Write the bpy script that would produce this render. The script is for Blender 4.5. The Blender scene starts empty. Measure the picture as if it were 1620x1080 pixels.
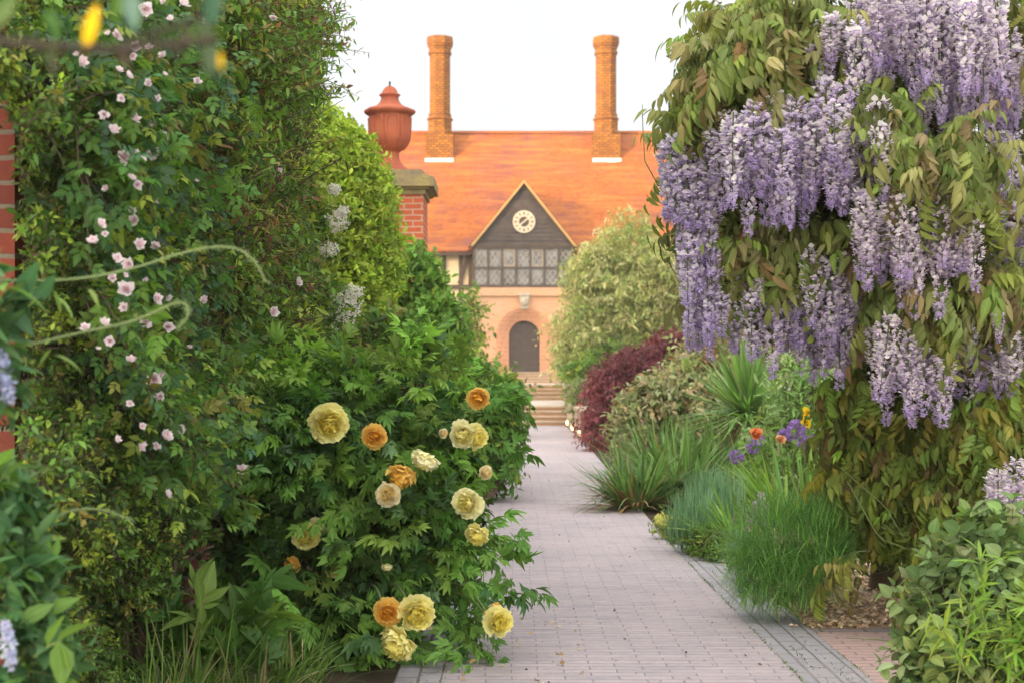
import bpy, math, random
import numpy as np

# ------------------------------------------------------------------ camera, sky, sun, exposure
scene = bpy.context.scene
FPX, HOR, CX, EYE = 2400.0, 600.0, 810.0, 1.2
cam_d = bpy.data.cameras.new('camera'); cam = bpy.data.objects.new('camera', cam_d)
scene.collection.objects.link(cam); scene.camera = cam
cam.location = (0, 0, EYE); cam.rotation_euler = (math.radians(90), 0, 0)
cam_d.sensor_width = 36.0; cam_d.lens = FPX / 1620 * 36
cam_d.shift_y = (HOR - 540) / 1620
cam_d.clip_start = 0.05; cam_d.clip_end = 2000
cam_d.dof.use_dof = True; cam_d.dof.focus_distance = 7.0; cam_d.dof.aperture_fstop = 5.0

SUN_EL, SUN_AZ = math.radians(11), math.radians(-134)     # azimuth measured from +Y towards +X
sdir = (math.sin(SUN_AZ) * math.cos(SUN_EL), math.cos(SUN_AZ) * math.cos(SUN_EL), math.sin(SUN_EL))
world = bpy.data.worlds.new('World'); scene.world = world; world.use_nodes = True
wn = world.node_tree.nodes; wl = world.node_tree.links
sky = wn.new('ShaderNodeTexSky'); sky.sky_type = 'NISHITA'; sky.sun_disc = False
sky.sun_elevation = SUN_EL; sky.sun_rotation = SUN_AZ; sky.air_density = 1.0; sky.dust_density = 4.0; sky.ozone_density = 1.0
# thin bright evening cloud over the whole sky: brightest and warmest towards the sun, which stands low behind the camera on the left
wt = wn.new('ShaderNodeTexCoord'); cl = wn.new('ShaderNodeTexNoise'); cl.inputs['Scale'].default_value = 2.2; cl.inputs['Detail'].default_value = 7; wl.new(wt.outputs['Generated'], cl.inputs['Vector'])
dt = wn.new('ShaderNodeVectorMath'); dt.operation = 'DOT_PRODUCT'; sv = np.array([math.sin(SUN_AZ), math.cos(SUN_AZ), 0.42]); sv /= np.linalg.norm(sv)
dt.inputs[1].default_value = tuple(sv); wl.new(wt.outputs['Generated'], dt.inputs[0])
gr = wn.new('ShaderNodeMapRange'); gr.interpolation_type = 'SMOOTHSTEP'; gr.inputs[1].default_value = -0.55; gr.inputs[2].default_value = 0.95; wl.new(dt.outputs['Value'], gr.inputs[0])
tint = wn.new('ShaderNodeMix'); tint.data_type = 'RGBA'; tint.inputs[6].default_value = (3.05, 3.1, 3.2, 1); tint.inputs[7].default_value = (13.5, 12.6, 11.4, 1); wl.new(gr.outputs[0], tint.inputs[0])
cr_ = wn.new('ShaderNodeMapRange'); cr_.inputs[1].default_value = 0.3; cr_.inputs[2].default_value = 0.7; cr_.inputs[3].default_value = 0.92; cr_.inputs[4].default_value = 1.08; wl.new(cl.outputs[0], cr_.inputs[0])
cc_ = wn.new('ShaderNodeVectorMath'); cc_.operation = 'SCALE'; wl.new(tint.outputs[2], cc_.inputs[0]); wl.new(cr_.outputs[0], cc_.inputs['Scale'])
cm_ = wn.new('ShaderNodeMix'); cm_.data_type = 'RGBA'; cm_.inputs[0].default_value = 0.86
wl.new(sky.outputs[0], cm_.inputs[6]); wl.new(cc_.outputs[0], cm_.inputs[7])
wl.new(cm_.outputs[2], wn['Background'].inputs[0]); wn['Background'].inputs[1].default_value = 0.15
sun_d = bpy.data.lights.new('sun', 'SUN'); sun = bpy.data.objects.new('sun', sun_d)
scene.collection.objects.link(sun)
from mathutils import Vector
sun.rotation_euler = Vector(sdir).to_track_quat('Z', 'Y').to_euler()
sun_d.energy = 3.4; sun_d.angle = math.radians(2.5); sun_d.color = (1.0, 0.70, 0.42)
scene.view_settings.view_transform = 'Standard'; scene.view_settings.look = 'None'
scene.view_settings.gamma = 1; scene.view_settings.exposure = 1.2
scene.cycles.use_denoising = True
scene.cycles.max_bounces = 7; scene.cycles.transparent_max_bounces = 4

# ------------------------------------------------------------------ helpers
C = scene.collection
ORG = {}
def px(x, y, Y): return np.array([(x - CX) * Y / FPX, Y, EYE - (y - HOR) * Y / FPX])
def R(seed): return np.random.default_rng(seed)
def nrm(a): return a / np.maximum(np.linalg.norm(a, axis=-1, keepdims=True), 1e-9)
UP = np.array([0, 0, 1.0])

class MB:
    """collects vertices and faces, builds ONE mesh object"""
    def __init__(s): s.v = []; s.f = []; s.c = []; s.n = 0; s.col = False
    def add(s, v, f, c=None):
        v = np.asarray(v, float).reshape(-1, 3); f = np.asarray(f, int)
        s.v.append(v); s.f.append(f + s.n)
        if c is None: c = np.ones((len(v), 4))
        else:
            s.col = True; c = np.asarray(c, float)
            if c.ndim == 1: c = np.tile(c, (len(v), 1))
            if c.shape[1] == 3: c = np.hstack([c, np.ones((len(c), 1))])
        s.c.append(c); s.n += len(v); return s
    def box(s, a, b, c=None):
        x0, y0, z0 = a; x1, y1, z1 = b
        v = [(x0,y0,z0),(x1,y0,z0),(x1,y1,z0),(x0,y1,z0),(x0,y0,z1),(x1,y0,z1),(x1,y1,z1),(x0,y1,z1)]
        return s.add(v, [(0,3,2,1),(4,5,6,7),(0,1,5,4),(1,2,6,5),(2,3,7,6),(3,0,4,7)], c)
    def quad(s, a, b, c_, d, c=None): return s.add([a, b, c_, d], [(0,1,2,3)], c)
    def prism(s, outline, axis, a, b, c=None):
        """extrude a convex 2-D outline along axis 'y' (points are x,z) or 'x' (points are y,z)"""
        n = len(outline)
        mk = (lambda p, t: (p[0], t, p[1])) if axis == 'y' else (lambda p, t: (t, p[0], p[1]))
        v = [mk(p, a) for p in outline] + [mk(p, b) for p in outline]
        s.add(v, [(i, (i+1) % n, n+(i+1) % n, n+i) for i in range(n)], c)
        ctr = len(v)
        f = [(0, i, i+1) for i in range(1, n-1)] + [(n, n+i+1, n+i) for i in range(1, n-1)]
        return s.add(v, f, c)
    def bar(s, p, q, w, h, c=None, up=(0, -1, 0)):
        p = np.array(p, float); q = np.array(q, float); d = nrm(q - p); u = np.array(up, float)
        x = nrm(np.cross(d, u)); y = np.cross(x, d)
        o = [(-w/2,-h/2),(w/2,-h/2),(w/2,h/2),(-w/2,h/2)]
        v = [p + x*a + y*b for a, b in o] + [q + x*a + y*b for a, b in o]
        return s.add(v, [(0,1,2,3),(7,6,5,4),(0,4,5,1),(1,5,6,2),(2,6,7,3),(3,7,4,0)], c)
    def lathe(s, prof, ctr, n=32, lobes=0, depth=0, c=None, phase=0.0):
        prof = np.array(prof, float); a = np.arange(n) / n * 2 * math.pi + phase
        k = 1 + (depth * np.cos(lobes * a) if lobes else 0 * a)
        r = prof[:, 1][:, None] * k[None, :]
        v = np.stack([r*np.cos(a) + ctr[0], r*np.sin(a) + ctr[1], np.repeat(prof[:, 0][:, None], n, 1) + ctr[2]], -1).reshape(-1, 3)
        f = [(i*n+j, i*n+(j+1) % n, (i+1)*n+(j+1) % n, (i+1)*n+j) for i in range(len(prof)-1) for j in range(n)]
        return s.add(v, f, c)
    def tube(s, pts, r0, r1=None, n=6, c=None):
        pts = np.array(pts, float); r1 = r0 if r1 is None else r1; K = len(pts)
        T = nrm(np.gradient(pts, axis=0)); ref = np.array([0.3, 0.9, 0.2]); A = nrm(np.cross(T, ref)); B = np.cross(T, A)
        rr = np.linspace(r0, r1, K); a = np.arange(n) / n * 2 * math.pi
        v = pts[:, None] + rr[:, None, None] * (A[:, None] * np.cos(a)[None, :, None] + B[:, None] * np.sin(a)[None, :, None])
        f = [(i*n+j, i*n+(j+1) % n, (i+1)*n+(j+1) % n, (i+1)*n+j) for i in range(K-1) for j in range(n)]
        return s.add(v.reshape(-1, 3), f, c)
    def build(s, name, mat, parent=None, smooth=False, local=False):
        me = bpy.data.meshes.new(name)
        v = np.concatenate(s.v)
        org = ORG.get(parent.name, np.zeros(3)) if parent else np.zeros(3)
        v = v if local else v - org
        loops = np.concatenate([f.ravel() for f in s.f]); tot = np.concatenate([np.full(len(f), f.shape[1]) for f in s.f])
        me.vertices.add(len(v)); me.vertices.foreach_set('co', v.astype(np.float32).ravel())
        me.loops.add(len(loops)); me.loops.foreach_set('vertex_index', loops.astype(np.int32))
        me.polygons.add(len(tot)); st = np.concatenate([[0], np.cumsum(tot)[:-1]])
        me.polygons.foreach_set('loop_start', st.astype(np.int32)); me.polygons.foreach_set('loop_total', tot.astype(np.int32))
        me.polygons.foreach_set('use_smooth', np.full(len(tot), smooth))
        if s.col:
            at = me.color_attributes.new('Col', 'FLOAT_COLOR', 'POINT')
            at.data.foreach_set('color', np.concatenate(s.c).astype(np.float32).ravel())
        me.materials.append(mat); me.update(calc_edges=True); me.validate()
        o = bpy.data.objects.new(name, me); C.objects.link(o)
        if parent: o.parent = parent; ORG[o.name] = org
        return o

def tag(o, label, cat, group=None):
    o['label'] = label; o['category'] = cat
    if group: o['group'] = group
    return o
def thing(name, label, cat, loc, group=None):
    o = bpy.data.objects.new(name, None); C.objects.link(o); o.location = [float(t) for t in loc]
    o.empty_display_size = 0.1
    ORG[o.name] = np.array(loc, float); return tag(o, label, cat, group)
def struct(o): o['kind'] = 'structure'; return o

# ------------------------------------------------------------------ materials
def newmat(name):
    m = bpy.data.materials.new(name); m.use_nodes = True; t = m.node_tree
    return m, t.nodes, t.links, t.nodes['Principled BSDF']
def leafmat(name, trans=0.3, rough=0.45, spec=0.35, rib=0.25, tint=(1.15, 1.2, 0.7)):
    m, n, l, p = newmat(name)
    at = n.new('ShaderNodeAttribute'); at.attribute_name = 'Col'
    mr = n.new('ShaderNodeMapRange'); mr.inputs[1].default_value = 0; mr.inputs[2].default_value = 0.3
    mr.inputs[3].default_value = 1 + rib; mr.inputs[4].default_value = 1.0; l.new(at.outputs['Alpha'], mr.inputs[0])
    mul = n.new('ShaderNodeVectorMath'); mul.operation = 'SCALE'; l.new(at.outputs['Color'], mul.inputs[0]); l.new(mr.outputs[0], mul.inputs['Scale'])
    l.new(mul.outputs[0], p.inputs['Base Color']); p.inputs['Roughness'].default_value = rough
    p.inputs['Specular IOR Level'].default_value = spec
    tr = n.new('ShaderNodeBsdfTranslucent'); tm = n.new('ShaderNodeVectorMath'); tm.operation = 'MULTIPLY'
    tm.inputs[1].default_value = tint; l.new(mul.outputs[0], tm.inputs[0]); l.new(tm.outputs[0], tr.inputs[0])
    mx = n.new('ShaderNodeMixShader'); mx.inputs[0].default_value = trans
    l.new(p.outputs[0], mx.inputs[1]); l.new(tr.outputs[0], mx.inputs[2]); l.new(mx.outputs[0], n['Material Output'].inputs[0])
    return m
def noise(n, l, vec, scale, detail=4, rough=0.6):
    t = n.new('ShaderNodeTexNoise'); t.inputs['Scale'].default_value = scale; t.inputs['Detail'].default_value = detail; t.inputs['Roughness'].default_value = rough
    if vec is not None: l.new(vec, t.inputs['Vector'])
    return t
def mixc(n, l, fac, a, b, mode='MIX'):
    t = n.new('ShaderNodeMix'); t.data_type = 'RGBA'; t.blend_type = mode
    if isinstance(fac, float): t.inputs[0].default_value = fac
    else: l.new(fac, t.inputs[0])
    for s_, v in ((6, a), (7, b)):
        if isinstance(v, tuple): t.inputs[s_].default_value = (*v, 1)
        else: l.new(v, t.inputs[s_])
    return t.outputs[2]
def ramp(n, l, fac, lo, hi):
    t = n.new('ShaderNodeMapRange'); t.inputs[1].default_value = lo; t.inputs[2].default_value = hi; l.new(fac, t.inputs[0]); return t.outputs[0]
def plain(name, col, col2=None, scale=6, rough=0.8, bump=0.3, spec=0.3, bscale=None):
    m, n, l, p = newmat(name); tc = n.new('ShaderNodeTexCoord')
    nz = noise(n, l, tc.outputs['Object'], scale, 6)
    col2 = col2 or tuple(c * 0.6 for c in col)
    l.new(mixc(n, l, ramp(n, l, nz.outputs[0], 0.35, 0.65), col, col2), p.inputs['Base Color'])
    p.inputs['Roughness'].default_value = rough; p.inputs['Specular IOR Level'].default_value = spec
    nb = noise(n, l, tc.outputs['Object'], bscale or scale * 6, 5); b = n.new('ShaderNodeBump'); b.inputs['Strength'].default_value = bump
    b.inputs['Distance'].default_value = 0.02; l.new(nb.outputs[0], b.inputs['Height']); l.new(b.outputs[0], p.inputs['Normal'])
    return m
def brickmat(name, axes, w, h, c1, c2, mortar, msize=0.01, stain=None, stain_shade_scale=0.6, stain_shade_rng=(0.5, 0.7), wob=0.01, rough=0.85, bump=0.5, streak=None, offset=0.5, stain2=None):
    m, n, l, p = newmat(name); tc = n.new('ShaderNodeTexCoord'); sp = n.new('ShaderNodeSeparateXYZ'); cb = n.new('ShaderNodeCombineXYZ')
    wn_ = noise(n, l, tc.outputs['Object'], 1.5, 3); sub = n.new('ShaderNodeVectorMath'); sub.operation = 'SUBTRACT'
    l.new(wn_.outputs['Color'], sub.inputs[0]); sub.inputs[1].default_value = (0.5, 0.5, 0.5)
    sc = n.new('ShaderNodeVectorMath'); sc.operation = 'SCALE'; l.new(sub.outputs[0], sc.inputs[0]); sc.inputs['Scale'].default_value = wob * 4
    ad = n.new('ShaderNodeVectorMath'); l.new(tc.outputs['Object'], ad.inputs[0]); l.new(sc.outputs[0], ad.inputs[1])
    l.new(ad.outputs[0], sp.inputs[0])
    l.new(sp.outputs['XYZ'.index(axes[0].upper())], cb.inputs[0]); l.new(sp.outputs['XYZ'.index(axes[1].upper())], cb.inputs[1])
    b = n.new('ShaderNodeTexBrick'); l.new(cb.outputs[0], b.inputs['Vector']); b.inputs['Scale'].default_value = 1
    b.inputs['Brick Width'].default_value = w; b.inputs['Row Height'].default_value = h; b.inputs['Mortar Size'].default_value = msize; b.inputs['Mortar Smooth'].default_value = 0.3
    b.inputs['Color1'].default_value = (*c1, 1); b.inputs['Color2'].default_value = (*c2, 1); b.inputs['Mortar'].default_value = (*mortar, 1); b.offset = offset
    col = b.outputs['Color']
    fn = noise(n, l, tc.outputs['Object'], 22, 5); col = mixc(n, l, 0.35, col, mixc(n, l, fn.outputs[0], (0.2, 0.2, 0.2), (0.85, 0.85, 0.85)), 'OVERLAY')
    if stain:
        sn = noise(n, l, tc.outputs['Object'], stain_shade_scale, 6, 0.65); col = mixc(n, l, ramp(n, l, sn.outputs[0], *stain_shade_rng), col, stain)
    if stain2:
        mpg = n.new('ShaderNodeMapping'); mpg.inputs['Scale'].default_value = stain2[3] if len(stain2) > 3 else (1, 1, 1); l.new(ad.outputs[0], mpg.inputs[0])
        sn = noise(n, l, mpg.outputs[0], stain2[1], 5, 0.7); col = mixc(n, l, ramp(n, l, sn.outputs[0], *stain2[2]), col, stain2[0])
    l.new(col, p.inputs['Base Color']); p.inputs['Roughness'].default_value = rough; p.inputs['Specular IOR Level'].default_value = 0.25
    inv = n.new('ShaderNodeMath'); inv.operation = 'MULTIPLY_ADD'; l.new(b.outputs['Fac'], inv.inputs[0]); inv.inputs[1].default_value = -1; l.new(fn.outputs[0], inv.inputs[2])
    bp = n.new('ShaderNodeBump'); bp.inputs['Strength'].default_value = bump; bp.inputs['Distance'].default_value = 0.008
    l.new(inv.outputs[0], bp.inputs['Height']); l.new(bp.outputs[0], p.inputs['Normal'])
    return m
def glow(name, col, s):
    m, n, l, p = newmat(name); p.inputs['Emission Color'].default_value = (*col, 1); p.inputs['Emission Strength'].default_value = s
    p.inputs['Base Color'].default_value = (0.8, 0.8, 0.75, 1); return m
def colmat(name, rough=0.6, trans=0.2, spec=0.2): return leafmat(name, trans, rough, spec, 0.0, (1, 1, 1))

M = dict(
    leaf=leafmat('leaf', 0.4, 0.5, 0.25), leaf_gloss=leafmat('glossy_leaf', 0.3, 0.42, 0.35), leaf_soft=leafmat('soft_leaf', 0.35, 0.6, 0.2),
    grass=leafmat('blade', 0.3, 0.45, 0.3, 0.1), petal=colmat('petal', 0.6, 0.46, 0.1), twig=plain('bark', (0.12, 0.085, 0.055), (0.06, 0.045, 0.03), 12, 0.9),
    greenstem=plain('green_stem', (0.13, 0.2, 0.06), (0.10, 0.13, 0.05), 10, 0.6),
    soil=plain('soil', (0.075, 0.055, 0.038), (0.04, 0.03, 0.02), 4, 0.95, 0.8, 0.2),
    lawn=plain('lawn_grass', (0.07, 0.14, 0.035), (0.05, 0.09, 0.025), 2, 0.9, 0.6),
)

# ------------------------------------------------------------------ leaf templates
def leaf_tpl(W=0.4, nseg=4, fold=0.25, curl=0.3, p=0.8, q=1.0, flat=False):
    v = []; ac = []; idx = []
    for i in range(nseg + 1):
        t = i / nseg; w = W / 2 * math.sin(math.pi * t ** p) ** q; z = -curl * t * t
        if i in (0, nseg): idx.append((len(v),) * 3); v.append((0, t, z)); ac.append(0.0)
        else:
            idx.append((len(v), len(v)+1, len(v)+2))
            v += [(-w, t, z + fold * w), (0, t, z), (w, t, z + fold * w)]; ac += [1.0, 0.0, 1.0]
    f = []
    for i in range(nseg):
        a, b = idx[i], idx[i+1]
        for k in (0, 1):
            q4 = [a[k], a[k+1], b[k+1], b[k]]; u = list(dict.fromkeys(q4))
            if len(u) == 4: f += [(u[0], u[1], u[2]), (u[0], u[2], u[3])]
            elif len(u) == 3: f.append(tuple(u))
    return np.array(v, float), np.array(f, int), np.array(ac, float)
def frames(D, N):
    D = nrm(D); X = nrm(np.cross(D, N)); N2 = np.cross(X, D); return X, D, N2
def merge(parts):
    """parts: (tpl, scale, offset, dir, normal, widthscale)"""
    V = []; F = []; A = []; n = 0
    for tpl, s, off, d, nn in parts:
        v, f, a = tpl; X, D, N2 = frames(np.array(d, float)[None], np.array(nn, float)[None])
        V.append(np.array(off) + s * (v[:, :1] * X + v[:, 1:2] * D + v[:, 2:3] * N2)); F.append(f + n); A.append(a); n += len(v)
    return np.concatenate(V), np.concatenate(F), np.concatenate(A)
def place(mb, tpl, P, D, N, S, Cc, wid=None):
    v, f, a = tpl; n = len(P)
    if n == 0: return
    X, D, N2 = frames(D, N)
    if wid is not None: X = X * wid[:, None]
    S = np.broadcast_to(np.asarray(S, float), (n,))
    W = P[:, None] + S[:, None, None] * (v[None, :, :1] * X[:, None] + v[None, :, 1:2] * D[:, None] + v[None, :, 2:3] * N2[:, None])
    F = f[None] + (np.arange(n) * len(v))[:, None, None]
    col = np.concatenate([np.repeat(Cc[:, None], len(v), 1), np.broadcast_to(a[None, :, None], (n, len(v), 1))], -1)
    mb.add(W.reshape(-1, 3), F.reshape(-1, 3), col.reshape(-1, 4))
def pick(rng, n, pal, var=0.18):
    cols = np.array([c for c, w in pal]); w = np.array([w for c, w in pal], float); w /= w.sum()
    c = cols[rng.choice(len(cols), n, p=w)]
    return np.clip(c * (1 + rng.normal(0, var, (n, 1))) * (1 + rng.normal(0, 0.06, (n, 3))), 0.004, 0.95)
def twigtubes(mb, P0, D, L, droop, r, K=4, col=(0.1, 0.07, 0.045)):
    n = len(P0); t = np.linspace(0, 1, K)
    pos = P0[:, None] + D[:, None] * (L[:, None] * t)[..., None] - UP * (droop * L[:, None] * t * t)[..., None]
    T = nrm(D); A = nrm(np.cross(T, np.array([0.31, 0.5, 0.81]))); B = np.cross(T, A)
    ang = np.arange(3) * 2.094; rr = r * np.linspace(1, 0.35, K)
    off = A[:, None] * np.cos(ang)[None, :, None] + B[:, None] * np.sin(ang)[None, :, None]
    V = pos[:, :, None] + rr[None, :, None, None] * off[:, None]
    F = np.array([(i*3+j, i*3+(j+1) % 3, (i+1)*3+(j+1) % 3, (i+1)*3+j) for i in range(K-1) for j in range(3)])
    F = F[None] + (np.arange(n) * K * 3)[:, None, None]
    mb.add(V.reshape(-1, 3), F.reshape(-1, 4), np.array([*col, 1.0]))
def foliage(mb, rng, P0, D, L, k, tpls, size, pal, droop=0.3, side=0.9, up=0.7, szvar=0.25, stems=None, stem_r=0.003, jit=0.35, hang=0.0, var=0.15, fwd=0.5, stemcol=(0.1, 0.07, 0.045), start=0.15):
    n = len(P0); D = nrm(D); Ls = L * rng.uniform(0.6, 1.3, n)
    if stems is not None: twigtubes(stems, P0, D, Ls, droop, stem_r, col=stemcol)
    t = start + (1 - start) * (np.arange(k)[None] + rng.uniform(0.3, 1, (n, k))) / k
    pos = P0[:, None] + D[:, None] * (Ls[:, None] * t)[..., None] - UP * (droop * Ls[:, None] * t * t)[..., None]
    T = nrm(D[:, None] - UP * (2 * droop * t)[..., None])
    A = nrm(np.cross(T, np.array([0.05, 0.02, 1.0]))); B = np.cross(T, A)
    phi = np.arange(k)[None] * 2.6 + rng.uniform(0, 6.28, (n, 1)) + rng.normal(0, 0.4, (n, k))
    S = A * np.cos(phi)[..., None] + B * np.sin(phi)[..., None]
    ld = nrm(T * fwd + S * side + rng.normal(0, jit, (n, k, 3)) - UP * hang)
    ln = UP * up + rng.normal(0, 0.45, (n, k, 3)) + S * 0.1 + D[:, None] * 0.25
    tc = pick(rng, n, pal, var)
    col = np.clip(np.repeat(tc[:, None], k, 1) * (1 + rng.normal(0, 0.13, (n, k, 1))), 0.004, 0.95)
    sz = size * np.clip(1 + rng.normal(0, szvar, (n, k)), 0.4, 1.7)
    pos, ld, ln, col, sz = pos.reshape(-1, 3), ld.reshape(-1, 3), ln.reshape(-1, 3), col.reshape(-1, 3), sz.ravel()
    ch = rng.integers(0, len(tpls), len(pos))
    for i, tp in enumerate(tpls):
        q = ch == i; place(mb, tp, pos[q], ld[q], ln[q], sz[q], col[q], rng.uniform(0.8, 1.2, q.sum()))
def ell(rng, c, r, n, inner=0.6, lump=0.16, front=False, low=-1.0):
    c = np.array(c); r = np.array(r); ph = rng.uniform(0, 6.28, (4, 3)); kk = rng.normal(0, 3.0, (4, 3))
    u = nrm(rng.normal(0, 1, (n * 3, 3)))
    if front: u = u[(u[:, 1] < 0.35)]
    u = u[u[:, 2] > low][:n]
    b = np.zeros(len(u))
    for i in range(4): b += np.sin(u @ kk[i] + ph[i, 0])
    rad = (inner + (1 - inner) * np.sqrt(rng.uniform(0, 1, len(u)))) * (1 + lump * b / 2)
    return c + r * u * rad[:, None], nrm(u / r)
def blobs_px(rng, blobs, dens, **kw):
    """blobs given as (x, y, rx, ry in photo pixels, distance, half depth in m) -> points and normals"""
    P = []; N = []
    for x, y, rx, ry, Y, dr in blobs:
        n = int(rx * ry * 3.14 * dens); s = Y / FPX
        p, q = ell(rng, px(x, y, Y), (rx * s, dr, ry * s), n, **kw); P.append(p); N.append(q)
    return np.concatenate(P), np.concatenate(N)
def blades(mb, rng, B, L, W, az, lean, droop, pal, K=6, var=0.15, wpow=0.8, twist=0.3, base_w=0.5):
    """strap leaves: base B, azimuth az, lean from the vertical, bending over by droop"""
    n = len(B); t = np.linspace(0, 1, K + 1)
    d = np.stack([np.sin(lean) * np.cos(az), np.sin(lean) * np.sin(az), np.cos(lean)], -1)
    h = np.stack([np.cos(az), np.sin(az), 0 * az], -1)
    L = np.broadcast_to(L, (n,)); droop = np.broadcast_to(droop, (n,)); W = np.broadcast_to(W, (n,))
    pos = B[:, None] + d[:, None] * (L[:, None] * t)[..., None] + (h[:, None] * 0.55 - UP) * (droop[:, None] * L[:, None] * t * t)[..., None]
    sidev = nrm(np.cross(d, h + np.array([0, 0, 1e-3]))) ; rot = rng.normal(0, twist, n)
    sidev = nrm(sidev * np.cos(rot)[:, None] + h * np.sin(rot)[:, None])
    w = (base_w + (1 - base_w) * np.minimum(1, t * 3)) * (1 - t ** 2.2) ** wpow; w[-1] = 0.03
    off = sidev[:, None] * (W[:, None] * w / 2)[..., None]
    nn = nrm(np.cross(sidev, d)); mid = pos - nn[:, None] * (W[:, None] * w * 0.15)[..., None]
    V = np.stack([pos - off, mid, pos + off], 2).reshape(n, -1, 3)
    F = []
    for i in range(K):
        for j in (0, 1): F.append((i*3+j, i*3+j+1, (i+1)*3+j+1, (i+1)*3+j))
    F = np.array(F)[None] + (np.arange(n) * (K+1) * 3)[:, None, None]
    c = pick(rng, n, pal, var); al = np.tile(np.array([1.0, 0.0, 1.0]), K+1)
    col = np.concatenate([np.repeat(c[:, None], (K+1)*3, 1), np.broadcast_to(al[None, :, None], (n, (K+1)*3, 1))], -1)
    mb.add(V.reshape(-1, 3), F.reshape(-1, 4), col.reshape(-1, 4))
def inpoly(p, poly):
    x, y = p[:, 0], p[:, 1]; r = np.zeros(len(p), bool); j = len(poly) - 1
    for i in range(len(poly)):
        xi, yi = poly[i]; xj, yj = poly[j]
        r ^= ((yi > y) != (yj > y)) & (x < (xj - xi) * (y - yi) / (yj - yi + 1e-9) + xi); j = i
    return r
def polypts(rng, poly, n):
    a = np.array(poly, float); lo, hi = a.min(0), a.max(0); out = np.zeros((0, 2))
    while len(out) < n:
        q = rng.uniform(lo, hi, (n * 2, 2)); out = np.concatenate([out, q[inpoly(q, poly)]])
    return out[:n]

# ------------------------------------------------------------------ the ground, path and terraces
TZ1, TZ2, SILL = 0.50, 1.03, 1.56
struct(MB().quad((-60, -8, 0), (60, -8, 0), (60, 40.8, 0), (-60, 40.8, 0)).build('ground', M['soil']))
pave = brickmat('path_brick', 'xy', 0.215, 0.068, (0.395, 0.345, 0.365), (0.32, 0.29, 0.32), (0.22, 0.205, 0.225), 0.0032, (0.435, 0.375, 0.395), 0.7, (0.45, 0.75), 0.008, 0.7, 0.9, stain2=((0.24, 0.235, 0.28), 3.0, (0.52, 0.72), (1.2, 6, 1)))
pave_pink = brickmat('side_path_brick', 'xy', 0.215, 0.068, (0.42, 0.29, 0.27), (0.37, 0.27, 0.26), (0.24, 0.2, 0.19), 0.006, (0.38, 0.30, 0.29), 0.9, (0.45, 0.75), 0.006, 0.7, 0.9)
kerbm = brickmat('kerb_brick', 'yx', 0.21, 0.0933, (0.27, 0.27, 0.31), (0.32, 0.31, 0.345), (0.16, 0.16, 0.15), 0.006, (0.30, 0.28, 0.29), 1.4, (0.45, 0.75), 0.004, 0.7, 0.9)
g = MB(); yy = np.concatenate([np.linspace(-6, 14, 21), [20, 28, 39.4]])
redge = lambda y: 1.15 + 0.23 * min(1, max(0, (y - 11) / 17))
for a, b in zip(yy[:-1], yy[1:]): g.quad((-0.28, a, 0.005), (redge(a), a, 0.005), (redge(b), b, 0.005), (-0.28, b, 0.005))
struct(g.build('path', pave))
k = MB(); k.quad((-0.468, -6, 0.005), (-0.281, -6, 0.005), (-0.281, 39.4, 0.005), (-0.468, 39.4, 0.005)); k.quad((1.151, -6, 0.005), (1.431, -6, 0.005), (1.431, 11, 0.005), (1.151, 11, 0.005))
struct(k.build('path_edging', kerbm))
struct(MB().quad((1.432, 1, 0.005), (7, 1, 0.005), (7, 7.19, 0.005), (1.432, 7.19, 0.005)).build('side_path', pave_pink))
edge2 = brickmat('side_kerb_brick', 'xy', 0.21, 0.0933, (0.24, 0.22, 0.24), (0.30, 0.25, 0.26), (0.12, 0.11, 0.10), 0.006)
struct(MB().quad((1.432, 7.191, 0.006), (7, 7.191, 0.006), (7, 7.29, 0.006), (1.432, 7.29, 0.006)).build('side_path_edging', edge2))
# bark-chip bed, gently mounded
rng = R(5); nx, ny = 60, 40; gx = np.linspace(1.432, 6.5, nx); gy = np.linspace(7.29, 12, ny); X, Y = np.meshgrid(gx, gy)
def bedz(x, y): return 0.006 + 0.05 * np.clip((x - 1.432) / 0.5, 0, 1) * np.clip((y - 7.29) / 0.5, 0, 1) + 0.012 * np.sin(x * 9 + 1.3 * np.sin(y * 7)) * np.clip((x - 1.432) * 3, 0, 1) * np.clip((y - 7.29) * 3, 0, 1)
Z = bedz(X, Y); f = [(j*nx+i, j*nx+i+1, (j+1)*nx+i+1, (j+1)*nx+i) for j in range(ny-1) for i in range(nx-1)]
bedm = plain('bark_bed', (0.44, 0.33, 0.22), (0.30, 0.21, 0.14), 30, 0.95, 0.6)
struct(MB().add(np.stack([X, Y, Z], -1).reshape(-1, 3), f).build('mulch_bed', bedm, smooth=True))
n = 9000; P = np.stack([1.45 + 3.2 * rng.uniform(0, 1, n) ** 1.5, 7.31 + 2.6 * rng.uniform(0, 1, n) ** 1.4, np.zeros(n)], -1); sp = rng.uniform(0, 1, n) < 0.03
P[sp, 0] -= 0.12; P[:, 2] = bedz(P[:, 0], P[:, 1]) + rng.uniform(0.002, 0.016, n)
chip = leaf_tpl(0.6, 2, 0.5, 0.2, 1.0); mb = MB(); D = rng.normal(0, 1, (n, 3)); D[:, 2] *= 0.3
place(mb, chip, P, D, UP + rng.normal(0, 0.4, (n, 3)), rng.uniform(0.015, 0.05, n), pick(rng, n, [((0.60, 0.45, 0.31), 3), ((0.50, 0.36, 0.24), 3), ((0.70, 0.58, 0.44), 3), ((0.28, 0.19, 0.13), 1)], 0.2))
o = mb.build('bark_chips', colmat('bark_chip', 0.85, 0.0)); o['kind'] = 'stuff'; tag(o, 'pale brown bark chips strewn over the bed beside the side path', 'bark chips')

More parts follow.
